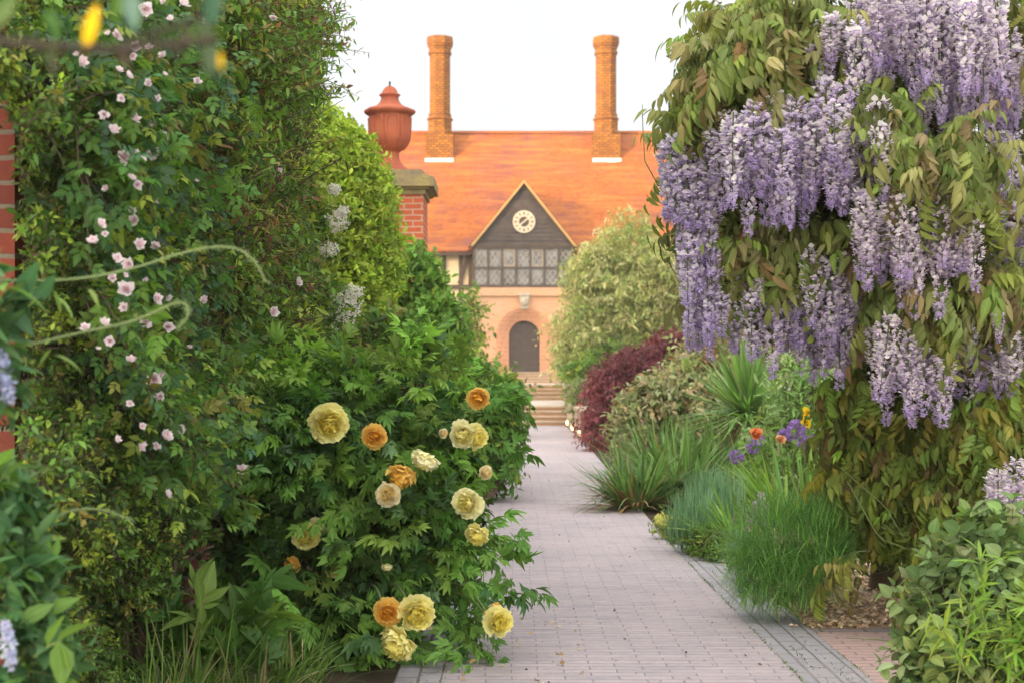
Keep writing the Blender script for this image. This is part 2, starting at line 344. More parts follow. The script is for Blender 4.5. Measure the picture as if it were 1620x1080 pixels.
slab = plain('pale_paving', (0.52, 0.46, 0.40), (0.42, 0.36, 0.32), 1.5, 0.85, 0.2)
stepbrick = brickmat('step_brick', 'xz', 0.215, 0.075, (0.42, 0.24, 0.13), (0.32, 0.19, 0.115), (0.34, 0.27, 0.2), 0.01)
wallred = brickmat('red_brick', 'yz', 0.225, 0.075, (0.30, 0.075, 0.045), (0.20, 0.055, 0.038), (0.26, 0.215, 0.17), 0.011, (0.12, 0.07, 0.05), 1.2, (0.55, 0.8))
def flat(name, mat, *q): return struct(MB().quad(*q).build(name, mat))
t = MB(); t.box((-60, 40.8, -0.4), (60, 52.3, TZ1)); struct(t.build('lower_terrace', M['soil']))
t = MB(); t.box((-60, 52.3, -0.4), (60, 110, TZ2)); struct(t.build('upper_terrace', M['lawn']))
flat('landing_paving', slab, (-0.9, 40.79, TZ1 + .006), (2.2, 40.79, TZ1 + .006), (2.2, 51, TZ1 + .006), (-0.9, 51, TZ1 + .006))
flat('terrace_paving', slab, (-1.5, 52.29, TZ2 + .006), (3, 52.29, TZ2 + .006), (3, 71.4, TZ2 + .006), (-1.5, 71.4, TZ2 + .006))
def steps(label, x0, x1, y0, z0, z1, nst, tread):
    r = thing('flight_of_steps', label, 'steps', ((x0+x1)/2, y0, z0), 'flights of brick steps')
    h = (z1 - z0) / nst; bmb, sl = MB(), MB()
    for i in range(nst):
        bmb.box((x0, y0 + i*tread, z0 - 0.05), (x1, y0 + nst*tread - 0.01 + 0.001*i, z0 + (i+1)*h - 0.04))
        sl.box((x0 - 0.01, y0 + i*tread - 0.025, z0 + (i+1)*h - 0.04), (x1 + 0.01, y0 + (i+1)*tread - 0.026, z0 + (i+1)*h))
    bmb.build('riser_brickwork', stepbrick, r); sl.build('tread', plain('step_tread', (0.52, 0.42, 0.32), (0.42, 0.33, 0.24), 2, 0.85, 0.2), r); return r
steps('lowest flight of brown brick steps at the end of the path', -0.6, 1.42, 39.4, 0.0, TZ1, 4, 0.35)
steps('middle flight of brown brick steps above the pale landing', -0.7, 1.86, 50.9, TZ1, TZ2, 4, 0.35)
steps('topmost brick steps right under the arched door', -0.6, 1.75, 70.2, TZ2, SILL, 4, 0.33)

# ------------------------------------------------------------------ the brick house with the clock gable
rooft = brickmat('roof_tile', 'xz', 0.17, 0.085, (0.41, 0.115, 0.02), (0.25, 0.066, 0.016), (0.17, 0.05, 0.016), 0.012, (0.17, 0.055, 0.042), 0.28, (0.46, 0.62), 0.012, 0.8, 0.6, stain2=((0.45, 0.165, 0.03), 1.1, (0.48, 0.75), (.35, 1, 5)))  # dark mauve noise patches paint soft tree shade into the tile colour
peach = brickmat('peach_brick', 'xz', 0.225, 0.075, (0.60, 0.30, 0.16), (0.52, 0.25, 0.13), (0.62, 0.43, 0.29), 0.01, (0.56, 0.36, 0.25), 0.8, (0.5, 0.8))
archb = brickmat('arch_brick', 'xz', 0.08, 0.2, (0.62, 0.27, 0.14), (0.50, 0.22, 0.12), (0.6, 0.42, 0.3), 0.01)
chimb = brickmat('chimney_brick', 'xz', 0.30, 0.13, (0.42, 0.155, 0.015), (0.22, 0.075, 0.01), (0.11, 0.05, 0.012), 0.03, (0.18, 0.06, 0.012), 1.2, (0.5, 0.72), stain2=((0.16, 0.07, 0.03), 1.6, (0.58, 0.75)))
cream = plain('cream_render', (0.72, 0.60, 0.40), (0.66, 0.53, 0.34), 1.0, 0.9, 0.1)
timber = plain('weathered_timber', (0.10, 0.07, 0.055), (0.065, 0.05, 0.042), 3, 0.85)
greyt = plain('grey_timber', (0.10, 0.075, 0.063), (0.07, 0.055, 0.048), 4, 0.85)
tan = plain('tan_timber', (0.48, 0.28, 0.11), (0.40, 0.23, 0.09), 3, 0.8, 0.1)
stone = plain('pale_stone', (0.50, 0.43, 0.34), (0.36, 0.31, 0.25), 4, 0.9)
YB = 71.5; SB = FPX / YB
U = lambda x: (x - CX) / SB
W = lambda y: EYE + (HOR - y) / SB
house = thing('brick_house', 'brick house with orange tiled roof and dark clock gable beyond the steps', 'house', (0.535, 72, TZ2))
bx0, bx1, zb, zg = U(748), U(908), W(455), W(388)
AX, AZ, R0, R1 = U(829.5), W(531), 0.73, 1.28
w = MB()
w.quad((bx0, YB, TZ2-.1), (AX-R1, YB, TZ2-.1), (AX-R1, YB, zb), (bx0, YB, zb)); w.quad((AX+R1, YB, TZ2-.1), (bx1, YB, TZ2-.1), (bx1, YB, zb), (AX+R1, YB, zb))
th = np.linspace(math.pi, 0, 25)
for a, b in zip(th[:-1], th[1:]):
    p, q = (AX+R1*math.cos(a), AZ+R1*math.sin(a)), (AX+R1*math.cos(b), AZ+R1*math.sin(b))
    w.quad((p[0], YB, p[1]), (q[0], YB, q[1]), (q[0], YB, zb), (p[0], YB, zb))
w.quad((bx0, YB, TZ2-.1), (bx0, YB, zg), (bx0, 73.2, zg), (bx0, 73.2, TZ2-.1)); w.quad((bx1, YB, TZ2-.1), (bx1, 73.2, TZ2-.1), (bx1, 73.2, zg), (bx1, YB, zg))
w.box((bx0-.06, YB-.07, zb-.33), (bx1+.06, YB-.003, zb)); w.box((bx0-.1, YB-.13, zb-.40), (bx1+.1, YB-.004, zb-.335))
w.box((bx0+.01, YB+.35, zb), (bx1-.01, YB+.9, zg))
w.build('wall', peach, house)
ar = MB(); nst = 4; rs = np.linspace(R1, R0, nst+1)
for k_ in range(nst):
    ro, ri = rs[k_], rs[k_+1]; y0 = YB + 0.10 * k_ + 0.01; y1 = y0 + 0.10
    path_o = [(AX-ro, SILL-.5)] + [(AX+ro*math.cos(a), AZ+ro*math.sin(a)) for a in th] + [(AX+ro, SILL-.5)]
    path_i = [(AX-ri, SILL-.5)] + [(AX+ri*math.cos(a), AZ+ri*math.sin(a)) for a in th] + [(AX+ri, SILL-.5)]
    for i in range(len(path_o)-1):
        o1, o2, i1, i2 = path_o[i], path_o[i+1], path_i[i], path_i[i+1]
        ar.quad((o1[0], y0, o1[1]), (o2[0], y0, o2[1]), (i2[0], y0, i2[1]), (i1[0], y0, i1[1]))
        ar.quad((i1[0], y0, i1[1]), (i2[0], y0, i2[1]), (i2[0], y1+.15, i2[1]), (i1[0], y1+.15, i1[1]))
        if k_ == 0: ar.quad((o1[0], YB-.05, o1[1]), (o2[0], YB-.05, o2[1]), (o2[0], y0, o2[1]), (o1[0], y0, o1[1]))
    if k_ == 0:
        for i in range(1, len(path_o)-2):
            o1, o2 = np.array(path_o[i]), np.array(path_o[i+1]); c0 = np.array([AX, AZ]); e1, e2 = c0+(o1-c0)*1.05, c0+(o2-c0)*1.05
            ar.quad((e1[0], YB-.05, e1[1]), (e2[0], YB-.05, e2[1]), (o2[0], YB-.05, o2[1]), (o1[0], YB-.05, o1[1]))
            ar.quad((e1[0], YB-.05, e1[1]), (e2[0], YB-.05, e2[1]), (e2[0], YB, e2[1]), (e1[0], YB, e1[1]))
ar.build('brick_arch', archb, house)
# door
dr = MB(); yd = YB + 0.52; doorm = plain('dark_oak', (0.085, 0.062, 0.055), (0.055, 0.042, 0.04), 6, 0.6)
pts = [(AX-R0-.03, SILL)] + [(AX+(R0+.03)*math.cos(a), AZ+(R0+.03)*math.sin(a)) for a in th] + [(AX+R0+.03, SILL)]
dr.prism(pts, 'y', yd, yd+.08); door = dr.build('door', doorm, house)
sl = MB()
for i in range(9):
    x = AX - 0.62 + i * 0.155; sl.box((x-.012, yd-.02, SILL+.05), (x+.012, yd-.002, AZ+math.sqrt(max(0.02, R0**2-(x-AX)**2))-.03))
sl.build('cover_strip', timber, door)
rl = MB()
for z in (SILL+.12, SILL+.95, AZ-.05): rl.box((AX-.68, yd-.035, z-.06), (AX+.68, yd-.021, z+.06))
rl.box((AX-.03, yd-.045, SILL), (AX+.03, yd-.036, AZ+R0-.05)); rl.build('door_rail', greyt, door)
MB().lathe([(-.05, .02), (0, .05), (.05, .02)], (AX+.55, yd-.06, SILL+1.25), 10).build('door_handle', plain('brass', (0.7, 0.55, 0.3), (0.6, 0.45, 0.25), 5, 0.3), door)
MB().box((AX-1.0, YB-.12, SILL-.12), (AX+1.0, yd+.1, SILL-.002)).build('door_sill', stone, house)
# carved keystone
ks = MB(); kz = W(478); ks.prism([(AX-.17, kz-.33), (AX+.17, kz-.33), (AX+.24, kz+.3), (AX-.24, kz+.3)], 'y', YB-.22, YB-.005)
ks.lathe([(-.2, .03), (-.14, .12), (0, .16), (.12, .13), (.2, .05)], (AX, YB-.26, kz), 12, 4, .15); ks.box((AX-.28, YB-.26, kz+.301), (AX+.28, YB-.006, kz+.40))
ks.build('keystone', stone, house)
# window band
win = MB(); yw = YB + 0.02
nl = 7; xs = np.linspace(bx0+.06, bx1-.06, nl+1); zt = W(392); zm = W(424)
for x in xs: win.box((x-.055, yw-.07, zb), (x+.055, yw+.1, zt))
win.box((bx0, yw-.10, zb), (bx1, yw-.071, zb+.13)); win.box((bx0, yw-.095, zt-.08), (bx1, yw-.0711, zt+.05)); win.box((bx0, yw-.085, zm-.05), (bx1, yw-.0712, zm+.05))
window = win.build('window', greyt, house)
gm, gn, gl, gp = newmat('leaded_glass'); gp.inputs['Roughness'].default_value = 0.12; gp.inputs['Specular IOR Level'].default_value = 0.9
tc = gn.new('ShaderNodeTexCoord'); nz = noise(gn, gl, tc.outputs['Object'], 2.2, 3)
gl.new(mixc(gn, gl, ramp(gn, gl, nz.outputs[0], .45, .7), (0.03, 0.026, 0.024), (0.17, 0.18, 0.19)), gp.inputs['Base Color'])  # blue-grey patches are sky reflection painted into the dark glass colour
lead = plain('lead_came', (0.36, 0.30, 0.24), (0.26, 0.22, 0.18), 5, 0.6)
rng = R(9)
for i in range(nl):
    for (z0, z1, up) in ((zb+.13, zm-.05, 0), (zm+.05, zt-.08, 1)):
        a, b = xs[i]+.055, xs[i+1]-.055; light = up and i in (2, 4)
        if light:
            fr = MB(); fw = .09; yf = yw - .05
            fr.box((a, yf, z0), (a+fw, yf+.04, z1)); fr.box((b-fw, yf, z0), (b, yf+.04, z1)); fr.box((a+fw, yf, z0), (b-fw, yf+.04, z0+fw)); fr.box((a+fw, yf, z1-fw), (b-fw, yf+.04, z1))
            fr.build('casement_frame', plain('pale_casement', (0.34, 0.28, 0.22), (0.26, 0.22, 0.17), 5, 0.8), window); a += fw; b -= fw; z0 += fw; z1 -= fw
        tl = rng.normal(0, .012); pn = MB(); pn.quad((a, yw+.02+tl, z0), (b, yw+.02-tl, z0), (b, yw+.02-tl, z1), (a, yw+.02+tl, z1)); pane = pn.build('pane', gm, window)
        ld = MB(); d = .27; wd = b-a; hh = z1-z0
        for s_ in (1, -1):
            for q in np.arange(-hh, wd+hh, d):
                # line x = q + s*t (t = height / 1.3)
                seg = []
                for t_ in np.linspace(0, hh, 30):
                    x = q + s_*t_/1.35 if s_ > 0 else q + (hh - t_)/1.35 - 0
                    if 0 <= x <= wd: seg.append((a+x, z0+t_))
                if len(seg) > 1: ld.bar((seg[0][0], yw-.002-.004*(s_ > 0), seg[0][1]), (seg[-1][0], yw-.002-.004*(s_ > 0), seg[-1][1]), .042, .006)
        ld.build('leading', lead, pane)
# gable boards, bargeboards, clock
ax, az = U(829), W(290)
gb = MB(); nb = 14; rng = R(3)
for i in range(nb):
    z0 = zg + (az-.12-zg)*i/nb; z1 = zg + (az-.12-zg)*(i+1)/nb + .03
    def hw(z): return max(0.02, (bx1-bx0)/2*(az-z)/(az-zg))
    xx = np.linspace(-1, 1, 15); lo = rng.normal(0, .018, 15); mid = (bx0+bx1)/2 + (ax-(bx0+bx1)/2)*((z0-zg)/(az-zg)); mid2 = (bx0+bx1)/2+(ax-(bx0+bx1)/2)*((z1-zg)/(az-zg))
    v = [(mid+x*hw(z0), YB-.06, z0+l) for x, l in zip(xx, lo)] + [(mid2+x*hw(z1), YB-.015, z1) for x in xx]
    gb.add(v, [(j, j+1, 15+j+1, 15+j) for j in range(14)])
boards = plain('weathered_boards', (0.085, 0.066, 0.06), (0.05, 0.04, 0.038), 2.5, 0.85, 0.5)
gb.build('gable_boarding', boards, house)
MB().box((bx0-.1, YB-.11, zg-.09), (bx1+.1, YB-.062, zg+.08)).build('gable_beam', timber, house)
for sx, xe in ((-1, bx0-.12), (1, bx1+.12)):
    q = MB(); dx, dz = xe-ax, (zg-.1)-(az+.12); L_ = math.hypot(dx, dz); nx_, nz_ = -dz/L_*sx, dx/L_*sx
    if nz_ > 0: nx_, nz_ = -nx_, -nz_
    tk = .15; o1 = (ax, az+.16); o2 = (xe, zg-.06)
    q.prism([o1, o2, (o2[0]-sx*.13, o2[1]-.01), (ax, az-.03)], 'y', YB-.30, YB-.08); q.build('bargeboard', tan, house)
ck = MB(); cz = W(351.5); cxk = U(829); cr = .53
ckr = plain('cream_paint', (0.60, 0.50, 0.38), (0.52, 0.43, 0.32), 4, 0.7, 0.05)
def ring(mb, r0, r1, y, n=36):
    a = np.linspace(0, 2*math.pi, n+1)[:-1]
    v = [(cxk+r0*math.cos(t), y, cz+r0*math.sin(t)) for t in a] + [(cxk+r1*math.cos(t), y, cz+r1*math.sin(t)) for t in a] + [(cxk+r1*math.cos(t), y+.05, cz+r1*math.sin(t)) for t in a]
    mb.add(v, [(i, (i+1) % n, n+(i+1) % n, n+i) for i in range(n)] + [(n+i, n+(i+1) % n, 2*n+(i+1) % n, 2*n+i) for i in range(n)])
ring(ck, .24, cr, YB-.13); clock = ck.build('clock', ckr, house)
q = MB(); ring(q, .0, .25, YB-.10); q.build('clock_centre', timber, clock)
for i in range(12):
    q = MB(); t_ = i*math.pi/6 + .26*0; d = np.array([math.sin(t_), 0, math.cos(t_)]); c0 = np.array([cxk, YB-.138, cz]); q.bar(c0+d*.33, c0+d*.45, .055 if i % 3 else .075, .008); q.build('hour_mark', timber, clock)
q = MB(); c0 = np.array([cxk, YB-.15, cz])
for ang, L_, wd in ((math.radians(50), .26, .07), (math.radians(232), .24, .06)):
    d = np.array([math.sin(ang), 0, math.cos(ang)]); q.bar(c0-d*.02, c0+d*L_, wd, .012)
    c0 = c0 - np.array([0, .014, 0])
q.build('clock_hand', ckr, clock)
# main walls: cream render with timbers
mw = MB(); mw.box((-14, 72.7, TZ2-.1), (16, 84, W(388)+.1)); mw.build('rendered_wall', cream, house)
tb = MB()
for x in (U(703)*1.017, U(729)*1.017, U(744)*1.017, U(676)*1.017, U(650)*1.017, U(918), U(945)): tb.box((x-.09, 72.62, TZ2), (x+.09, 72.699, 7.5))
tb.bar((U(727)*1.017, 72.6, W(447)), (U(744)*1.017, 72.6, W(393)), .2, .05); tb.box((-14, 72.60, W(452)-.1), (bx0-.02, 72.695, W(452)+.1)); tb.box((-14, 72.58, 7.3), (bx0-.02, 72.69, 7.5)); tb.build('timber_frame', timber, house)
rf = MB(); e0, e1, r0, r1 = (72.2, 7.28), (78.7, 13.99), (72.2, 7.12), (78.7, 13.83)
nxr = 60; nsr = 16; rng = R(4); jit = rng.normal(0, .018, (nsr+1, nxr+1)); xsr = np.linspace(-14.4, 16.4, nxr+1)
v = [(xsr[i], e0[0]+(e1[0]-e0[0])*j/nsr, e0[1]+(e1[1]-e0[1])*j/nsr+jit[j, i]) for j in range(nsr+1) for i in range(nxr+1)]
rf.add(v, [(j*(nxr+1)+i, j*(nxr+1)+i+1, (j+1)*(nxr+1)+i+1, (j+1)*(nxr+1)+i) for j in range(nsr) for i in range(nxr)])
rf.box((-14.4, 72.2, 7.14), (16.4, 72.35, 7.25)); rf.quad((-14.4, 78.7, 13.95), (16.4, 78.7, 13.95), (16.4, 85.4, 7.2), (-14.4, 85.4, 7.2))
for x in (-14.4, 16.4): rf.add([(x, 72.3, 7.2), (x, 78.7, 13.9), (x, 85.3, 7.2)], [(0, 1, 2)])
for x in np.arange(-14.4, 16.2, .34): rf.lathe([(0, .13), (.335, .125)], (0, 0, 0), 8) if False else rf.prism([(78.56, 13.93), (78.7, 14.08), (78.84, 13.93)], 'x', x, x+.33)
gz = lambda s_: 7.28 + (s_-72.2)*(13.99-7.28)/6.5
yr = 72.2 + (az+.2-7.28)/((13.99-7.28)/6.5)
for xe, sx in ((bx0-.2, -1), (bx1+.2, 1)):
    rf.quad((ax, YB-.25, az+.2), (ax, yr, az+.2), (xe, 72.25, zg-.12), (xe, YB-.25, zg-.12))
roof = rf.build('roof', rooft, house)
gt = MB(); gt.tube([(-14.4, 72.12, 7.16), (0, 72.12, 7.14), (bx0-.15, 72.12, 7.12)], .075, n=8); gt.tube([(bx1+.15, 72.12, 7.12), (16.4, 72.12, 7.16)], .075, n=8); gt.tube([(U(700)*1.01, 72.5, 7.1), (U(700)*1.01, 72.5, 4), (U(700)*1.01, 72.5, TZ2)], .055, n=8); gt.build('gutter', timber, house, True)
for x in (695, 960):
    Yc = 77.1; s_ = FPX / Yc; cx_ = (x-CX)/s_; z = lambda y: EYE+(HOR-y)/s_
    m = MB(); hb = .70
    m.box((cx_-hb, Yc, z(258)), (cx_+hb, Yc+1.4, z(212)))
    P8 = [(z(212)-.02, .66), (z(206), .66), (z(204), .61), (z(188), .61), (z(186), .68), (z(184), .60), (z(180), .57), (z(179), .60), (z(177), .53), (z(84), .53), (z(82), .60), (z(79), .60), (z(78), .55), (z(73), .57), (z(70), .63), (z(66), .68), (z(58), .68), (z(55), .64), (z(54), .5), (z(54.5), .1)]
    m.lathe([(a, r*1.05) for a, r in P8], (cx_, Yc+.7, 0), 8, phase=math.pi/8)
    c_ = m.build('chimney', chimb, house)
    fl = MB(); fl.box((cx_-hb-.03, Yc-.12, z(259)), (cx_+hb+.03, Yc-.002, z(251))); fl.bar((cx_-hb-.03, Yc+.0, z(257)+.05), (cx_-hb-.03, Yc+1.1, z(257)+1.2), .05, .14, up=(1, 0, 0))
    fl.build('flashing', plain('lead_flashing', (0.75, 0.72, 0.68), (0.6, 0.58, 0.55), 4, 0.6), c_)

# ------------------------------------------------------------------ garden wall, brick pier, urn
wl_ = MB(); wl_.box((-1.95, 5.02, -.1), (-1.62, 19.0, 2.75)); o = wl_.build('garden_wall', wallred); tag(o, 'long red brick garden wall smothered in climbers on the left', 'wall')
pr = brickmat('pier_brick', 'xz', 0.225, 0.075, (0.24, 0.06, 0.038), (0.17, 0.045, 0.032), (0.20, 0.16, 0.12), 0.009, (0.16, 0.09, 0.06), 2.0, (0.55, 0.8))
m = MB(); m.box((-2.5, 4.6, -.1), (-1.508, 4.95, 3.3)); o = m.build('brick_buttress', pr); tag(o, 'red brick buttress cut off by the left edge of the photo', 'buttress')
YU = 19.5; SU = FPX / YU; ux = (612-CX)/SU; uz = lambda y: EYE+(HOR-y)/SU
orb = brickmat('orange_brick', 'xz', 0.225, 0.0752, (0.55, 0.13, 0.05), (0.44, 0.10, 0.045), (0.46, 0.33, 0.24), 0.009, (0.30, 0.10, 0.06), 2.0, (0.55, 0.8))
pier = thing('gate_pier', 'tall orange brick pier with a lichened stone cap behind the lime hedge', 'pier', (ux, YU+.5, 0))
m = MB(); hw_ = .47; m.box((ux-hw_, YU, -.1), (ux+hw_, YU+.94, uz(308))); m.build('shaft', orb, pier)
lich = plain('lichened_stone', (0.22, 0.18, 0.12), (0.34, 0.27, 0.11), 5, 0.9, 0.8)
m = MB(); cy = YU+.47
for y0, y1, h in ((308, 300, .50), (300, 296.5, .55), (296.5, 281, .61), (281, 277, .55), (277, 268, .46)):
    m.box((ux-h, cy-h, uz(y0)), (ux+h, cy+h, uz(y1)))
m.build('cap', lich, pier)
prof = [(72,5),(85,8),(92,4),(102,10),(108,26),(118,36),(130,44),(150,52),(158,68),(165,66),(172,56),(185,55),(205,62),(225,80),(240,105),(250,138),(258,158),(268,163),(278,160),(286,150),(293,142),(300,134),(340,135),(400,134),(450,129),(480,116),(505,95),(522,74),(532,62),(545,60),(562,61),(585,66),(605,78),(625,100),(636,118),(645,128),(655,140),(672,146)]
prof = [(uz(100+y/4), r/4/SU) for y, r in prof][::-1]
terra = plain('terracotta', (0.44, 0.122, 0.055), (0.30, 0.08, 0.045), 2.5, 0.75, 0.4)
urn = thing('terracotta_urn', 'large lidded terracotta urn with panelled sides on top of the brick pier', 'urn', (ux, cy, uz(268)))
bi = [i for i, (z, r) in enumerate(prof) if uz(100+535/4) <= z <= uz(100+293/4)]
m = MB(); m.lathe(prof[:bi[0]+1], (ux, cy, 0), 48); m.build('foot', terra, urn, True)
m = MB(); m.lathe(prof[bi[0]:bi[-1]+1], (ux, cy, 0), 96, 8, -.012, phase=.2)
for k_ in range(8):       # raised lyre-shaped panel rims
    a0 = k_*math.pi/4 + .2
    for s_ in (-1, 1):
        pts = []
        for u in np.linspace(0, 1, 12):
            zz = uz(100+(310+200*u)/4); a_ = a0 + s_*(.33 - .12*u**2 - .1*(1-u)**6); r_ = np.interp(zz, [p[0] for p in prof], [p[1] for p in prof])*.985
            pts.append((ux+r_*math.cos(a_), cy+r_*math.sin(a_), zz))
        m.tube(pts, .026, .018, 6)
m.build('bowl', terra, urn, True)
m = MB(); lid = m.lathe(prof[bi[-1]:-4], (ux, cy, 0), 96, 8, .03, phase=.2).build('lid', terra, urn, True)
m = MB(); m.lathe(prof[-5:], (ux, cy, 0), 12); m.build('finial', plain('dark_iron', (0.06, 0.06, 0.055), (0.04, 0.04, 0.035), 9, 0.6), lid, True)

# ------------------------------------------------------------------ low wall with the step lights
lw = MB(); lw.box((1.42, 28.2, -.1), (1.75, 39.3, .52)); lw.box((1.38, 28.1, .52), (1.79, 39.32, .60))
o = lw.build('low_wall', brickmat('stone_brick', 'yz', .225, .075, (.46, .33, .23), (.38, .27, .19), (.46, .38, .3), .012)); tag(o, 'low brick wall along the right of the path before the steps', 'wall')
sw = MB(); sw.box((1.44, 39.33, -.1), (1.8, 41.6, .98)); sw.box((1.40, 39.331, .98), (1.84, 41.7, 1.06)); sw.box((1.88, 50.5, .4), (2.2, 53, 1.5)); sw.box((1.84, 50.45, 1.5), (2.24, 53.1, 1.58))
tag(sw.build('step_wall', brickmat('stone_brick_b', 'yz', .225, .075, (.50, .36, .25), (.42, .3, .21), (.46, .38, .3), .012)), 'brick side wall flanking the right of the steps', 'wall')
gl_ = glow('warm_lamp', (1.0, 0.66, 0.28), 3.0); nick = plain('lamp_metal', (0.3, 0.26, 0.2), (0.25, 0.2, 0.16), 5, 0.5)
for (x, y), lab in zip(((894, 663), (901, 668), (909.5, 676), (921, 684)), ('farthest glowing round step light, next to the brick steps', 'second farthest glowing round light in the low wall, next in line from the steps', 'second nearest glowing round light in the low wall, behind the front one', 'nearest glowing round light in the low wall, beside the red maple')):
    Yl = 1.41*FPX/(x-CX); p = np.array([1.41, Yl, EYE-(y-HOR)*Yl/FPX]); p[2] = max(.12, p[2]); lt = thing('step_light', lab, 'light', p, 'glowing lights set in the low wall')
    m = MB(); a = np.arange(16)/16*2*math.pi
    def disc(xx, r): return [(xx, p[1]+r*1.6*math.cos(t_), p[2]+r*math.sin(t_)) for t_ in a]
    m.add(disc(1.405, .085)+disc(1.375, .085)+disc(1.365, .065), [(i, (i+1) % 16, 16+(i+1) % 16, 16+i) for i in range(16)]+[(16+i, 16+(i+1) % 16, 32+(i+1) % 16, 32+i) for i in range(16)]); m.build('bezel', nick, lt)
    m = MB(); m.add(disc(1.368, .068)+disc(1.33, .04)+[(1.32, p[1], p[2])], [(i, (i+1) % 16, 16+(i+1) % 16, 16+i) for i in range(16)]); m.add(disc(1.33, .04)+[(1.32, p[1], p[2])], [(i, (i+1) % 16, 16) for i in range(16)]); m.build('lens', gl_, lt, True)

# ------------------------------------------------------------------ vegetation: leaf kinds
rt = R(77)
OV = [leaf_tpl(.46, 4, .25, .25, .8), leaf_tpl(.52, 4, .3, .1, .75), leaf_tpl(.42, 4, .2, .45, .85)]
OVL = [leaf_tpl(.5, 3, .3, .2, .8), leaf_tpl(.42, 3, .2, .4, .85)]
LAN = [leaf_tpl(.28, 4, .3, .3, .8), leaf_tpl(.22, 4, .3, .15, .8)]
TINY = [leaf_tpl(.55, 2, .3, .2, .9)]
ROUND = [leaf_tpl(.72, 5, .22, .2, .75, .75), leaf_tpl(.66, 5, .3, .35, .8, .8)]
def rose_leaf(seed):
    r = R(seed); L = leaf_tpl(.56, 4, .2, .25, .75); parts = [(L, .42, (0, .58, -.06), (0, 1, -.2), (0, .2, 1))]
    for y in (.52, .28):
        for s in (-1, 1): parts.append((L, .36 + r.normal(0, .02), (0, y, -.04*y), (s*.9, .45 + r.normal(0, .1), -.15 + r.normal(0, .1)), (r.normal(0, .15), 0, 1)))
    parts.append((leaf_tpl(.02, 2, 0, .05), .6, (0, 0, 0), (0, 1, 0), (0, 0, 1))); return merge(parts)
ROSE = [rose_leaf(i) for i in range(4)]
def wist_leaf(seed, pairs=5):
    r = R(seed); L = leaf_tpl(.34, 4, .35, .35, .72); parts = []
    for i in range(pairs):
        y = .18 + .72 * i / pairs; z = -.35 * y * y
        for s in (-1, 1): parts.append((L, .40 * (1 - .25*abs(i - pairs/2)/pairs) + r.normal(0, .025), (s*.01, y, z), (s*(.42 + r.normal(0, .1)), .34 + r.normal(0, .12), -.85 + r.normal(0, .12)), (s*.55, .7, .45)))
    parts.append((L, .42, (0, .92, -.30), (r.normal(0, .1), .5, -.8), (0, .8, .5)))
    parts.append((leaf_tpl(.02, 4, 0, .35), .95, (0, 0, 0), (0, 1, 0), (0, 0, 1))); return merge(parts)
WIST = [wist_leaf(i, 4 + i % 3) for i in range(6)]
def lobed(r, s=1):
    a = leaf_tpl(r.uniform(.30,.42), 5, r.uniform(.2,.6), r.uniform(-.1,.6), r.uniform(.7,.95)); b = leaf_tpl(.32, 4, .4, r.uniform(0,.5), .85)
    return merge([(a, 1*s, (0, 0, 0), (0, 1, 0), (0, 0, 1)), (b, .68*s, (0, .18*s, .004), (.62, 1, .05), (-.1, 0, 1)), (b, .64*s, (0, .2*s, .004), (-.62, 1, .05), (.1, 0, 1)), (b, .42*s, (0, .05*s, .006), (.95, .75, .1), (0, 0, 1))])
def peony_leaf(seed):
    r = R(seed); st = leaf_tpl(.035, 3, 0, .1); parts = [(st, .62, (0, 0, 0), (0, 1, 0), (0, 0, 1))]
    for y, a, n in ((.3, .8+r.normal(0,.12), 3), (.3, -.8+r.normal(0,.12), 3), (.58, r.normal(0,.1), 3)):
        c, s_ = math.cos(a), math.sin(a); base = np.array([0, y, 0.]); d = np.array([s_, c, -.05])
        parts.append((st, .2, base, d, (0, 0, 1)))
        for q, ln in ((0, .40), (.75, .30), (-.75, .30)):
            e = a + q; off = base + d * (.2 if q == 0 else .12)
            parts.append((lobed(r), ln * r.uniform(.9, 1.1), off, (math.sin(e), math.cos(e), -.22 + r.normal(0, .3)), (r.normal(0, .4), r.normal(0, .4), 1)))
    return merge(parts)
PEON = [peony_leaf(i) for i in range(8)]
g = lambda *c: tuple(c)
MID, DARK, YEL, LIME, OLV, BRN, BLU, RED = g(.115,.225,.035), g(.045,.10,.02), g(.23,.32,.045), g(.34,.47,.06), g(.185,.19,.05), g(.17,.095,.045), g(.06,.14,.065), g(.16,.05,.03)

def plant(name, label, cat, base, group=None): return thing(name, label, cat, base, group)
def trunks(parent, base, tips, r0=.03, r1=.008, name='stem', mat=None, seed=1):
    m = MB(); r = R(seed)
    for t in tips:
        a = np.array(base, float); b = np.array(t, float); u = np.linspace(0, 1, 8)[:, None]
        mid = a + (b - a) * u + r.normal(0, .035, (8, 3)) * np.linalg.norm(b-a) * np.sin(u*3.14); mid[:, 2] += 0
        m.tube(mid, r0, r1, 6)
    return m.build(name, mat or M['twig'], parent, True)
def shrub(name, label, cat, base, blobs, dens, tl, k, tpls, size, pal, mat='leaf', seed=0, group=None, inner=.55, stemr=.03, foliage_name='foliage', jitter=.5, low=-1., front=False, lump=.16, tips=7, **kw):
    r = R(seed); root = plant(name, label, cat, base, group)
    P, N = blobs_px(r, blobs, dens, inner=inner, low=low, front=front, lump=lump)
    keep = P[:, 2] > base[2] + .03; P, N = P[keep], N[keep]
    D = nrm(N + r.normal(0, jitter, N.shape) + UP * .25)
    lf, st = MB(), MB(); foliage(lf, r, P - D*tl*.5, D, tl, k, tpls, size, pal, stems=st, **kw)
    lf.build(foliage_name, M[mat], root, True); st.build('twigs', M['twig'], root)
    trunks(root, base, [P[i] for i in r.choice(len(P), tips)], stemr, stemr*.3, seed=seed)
    return root

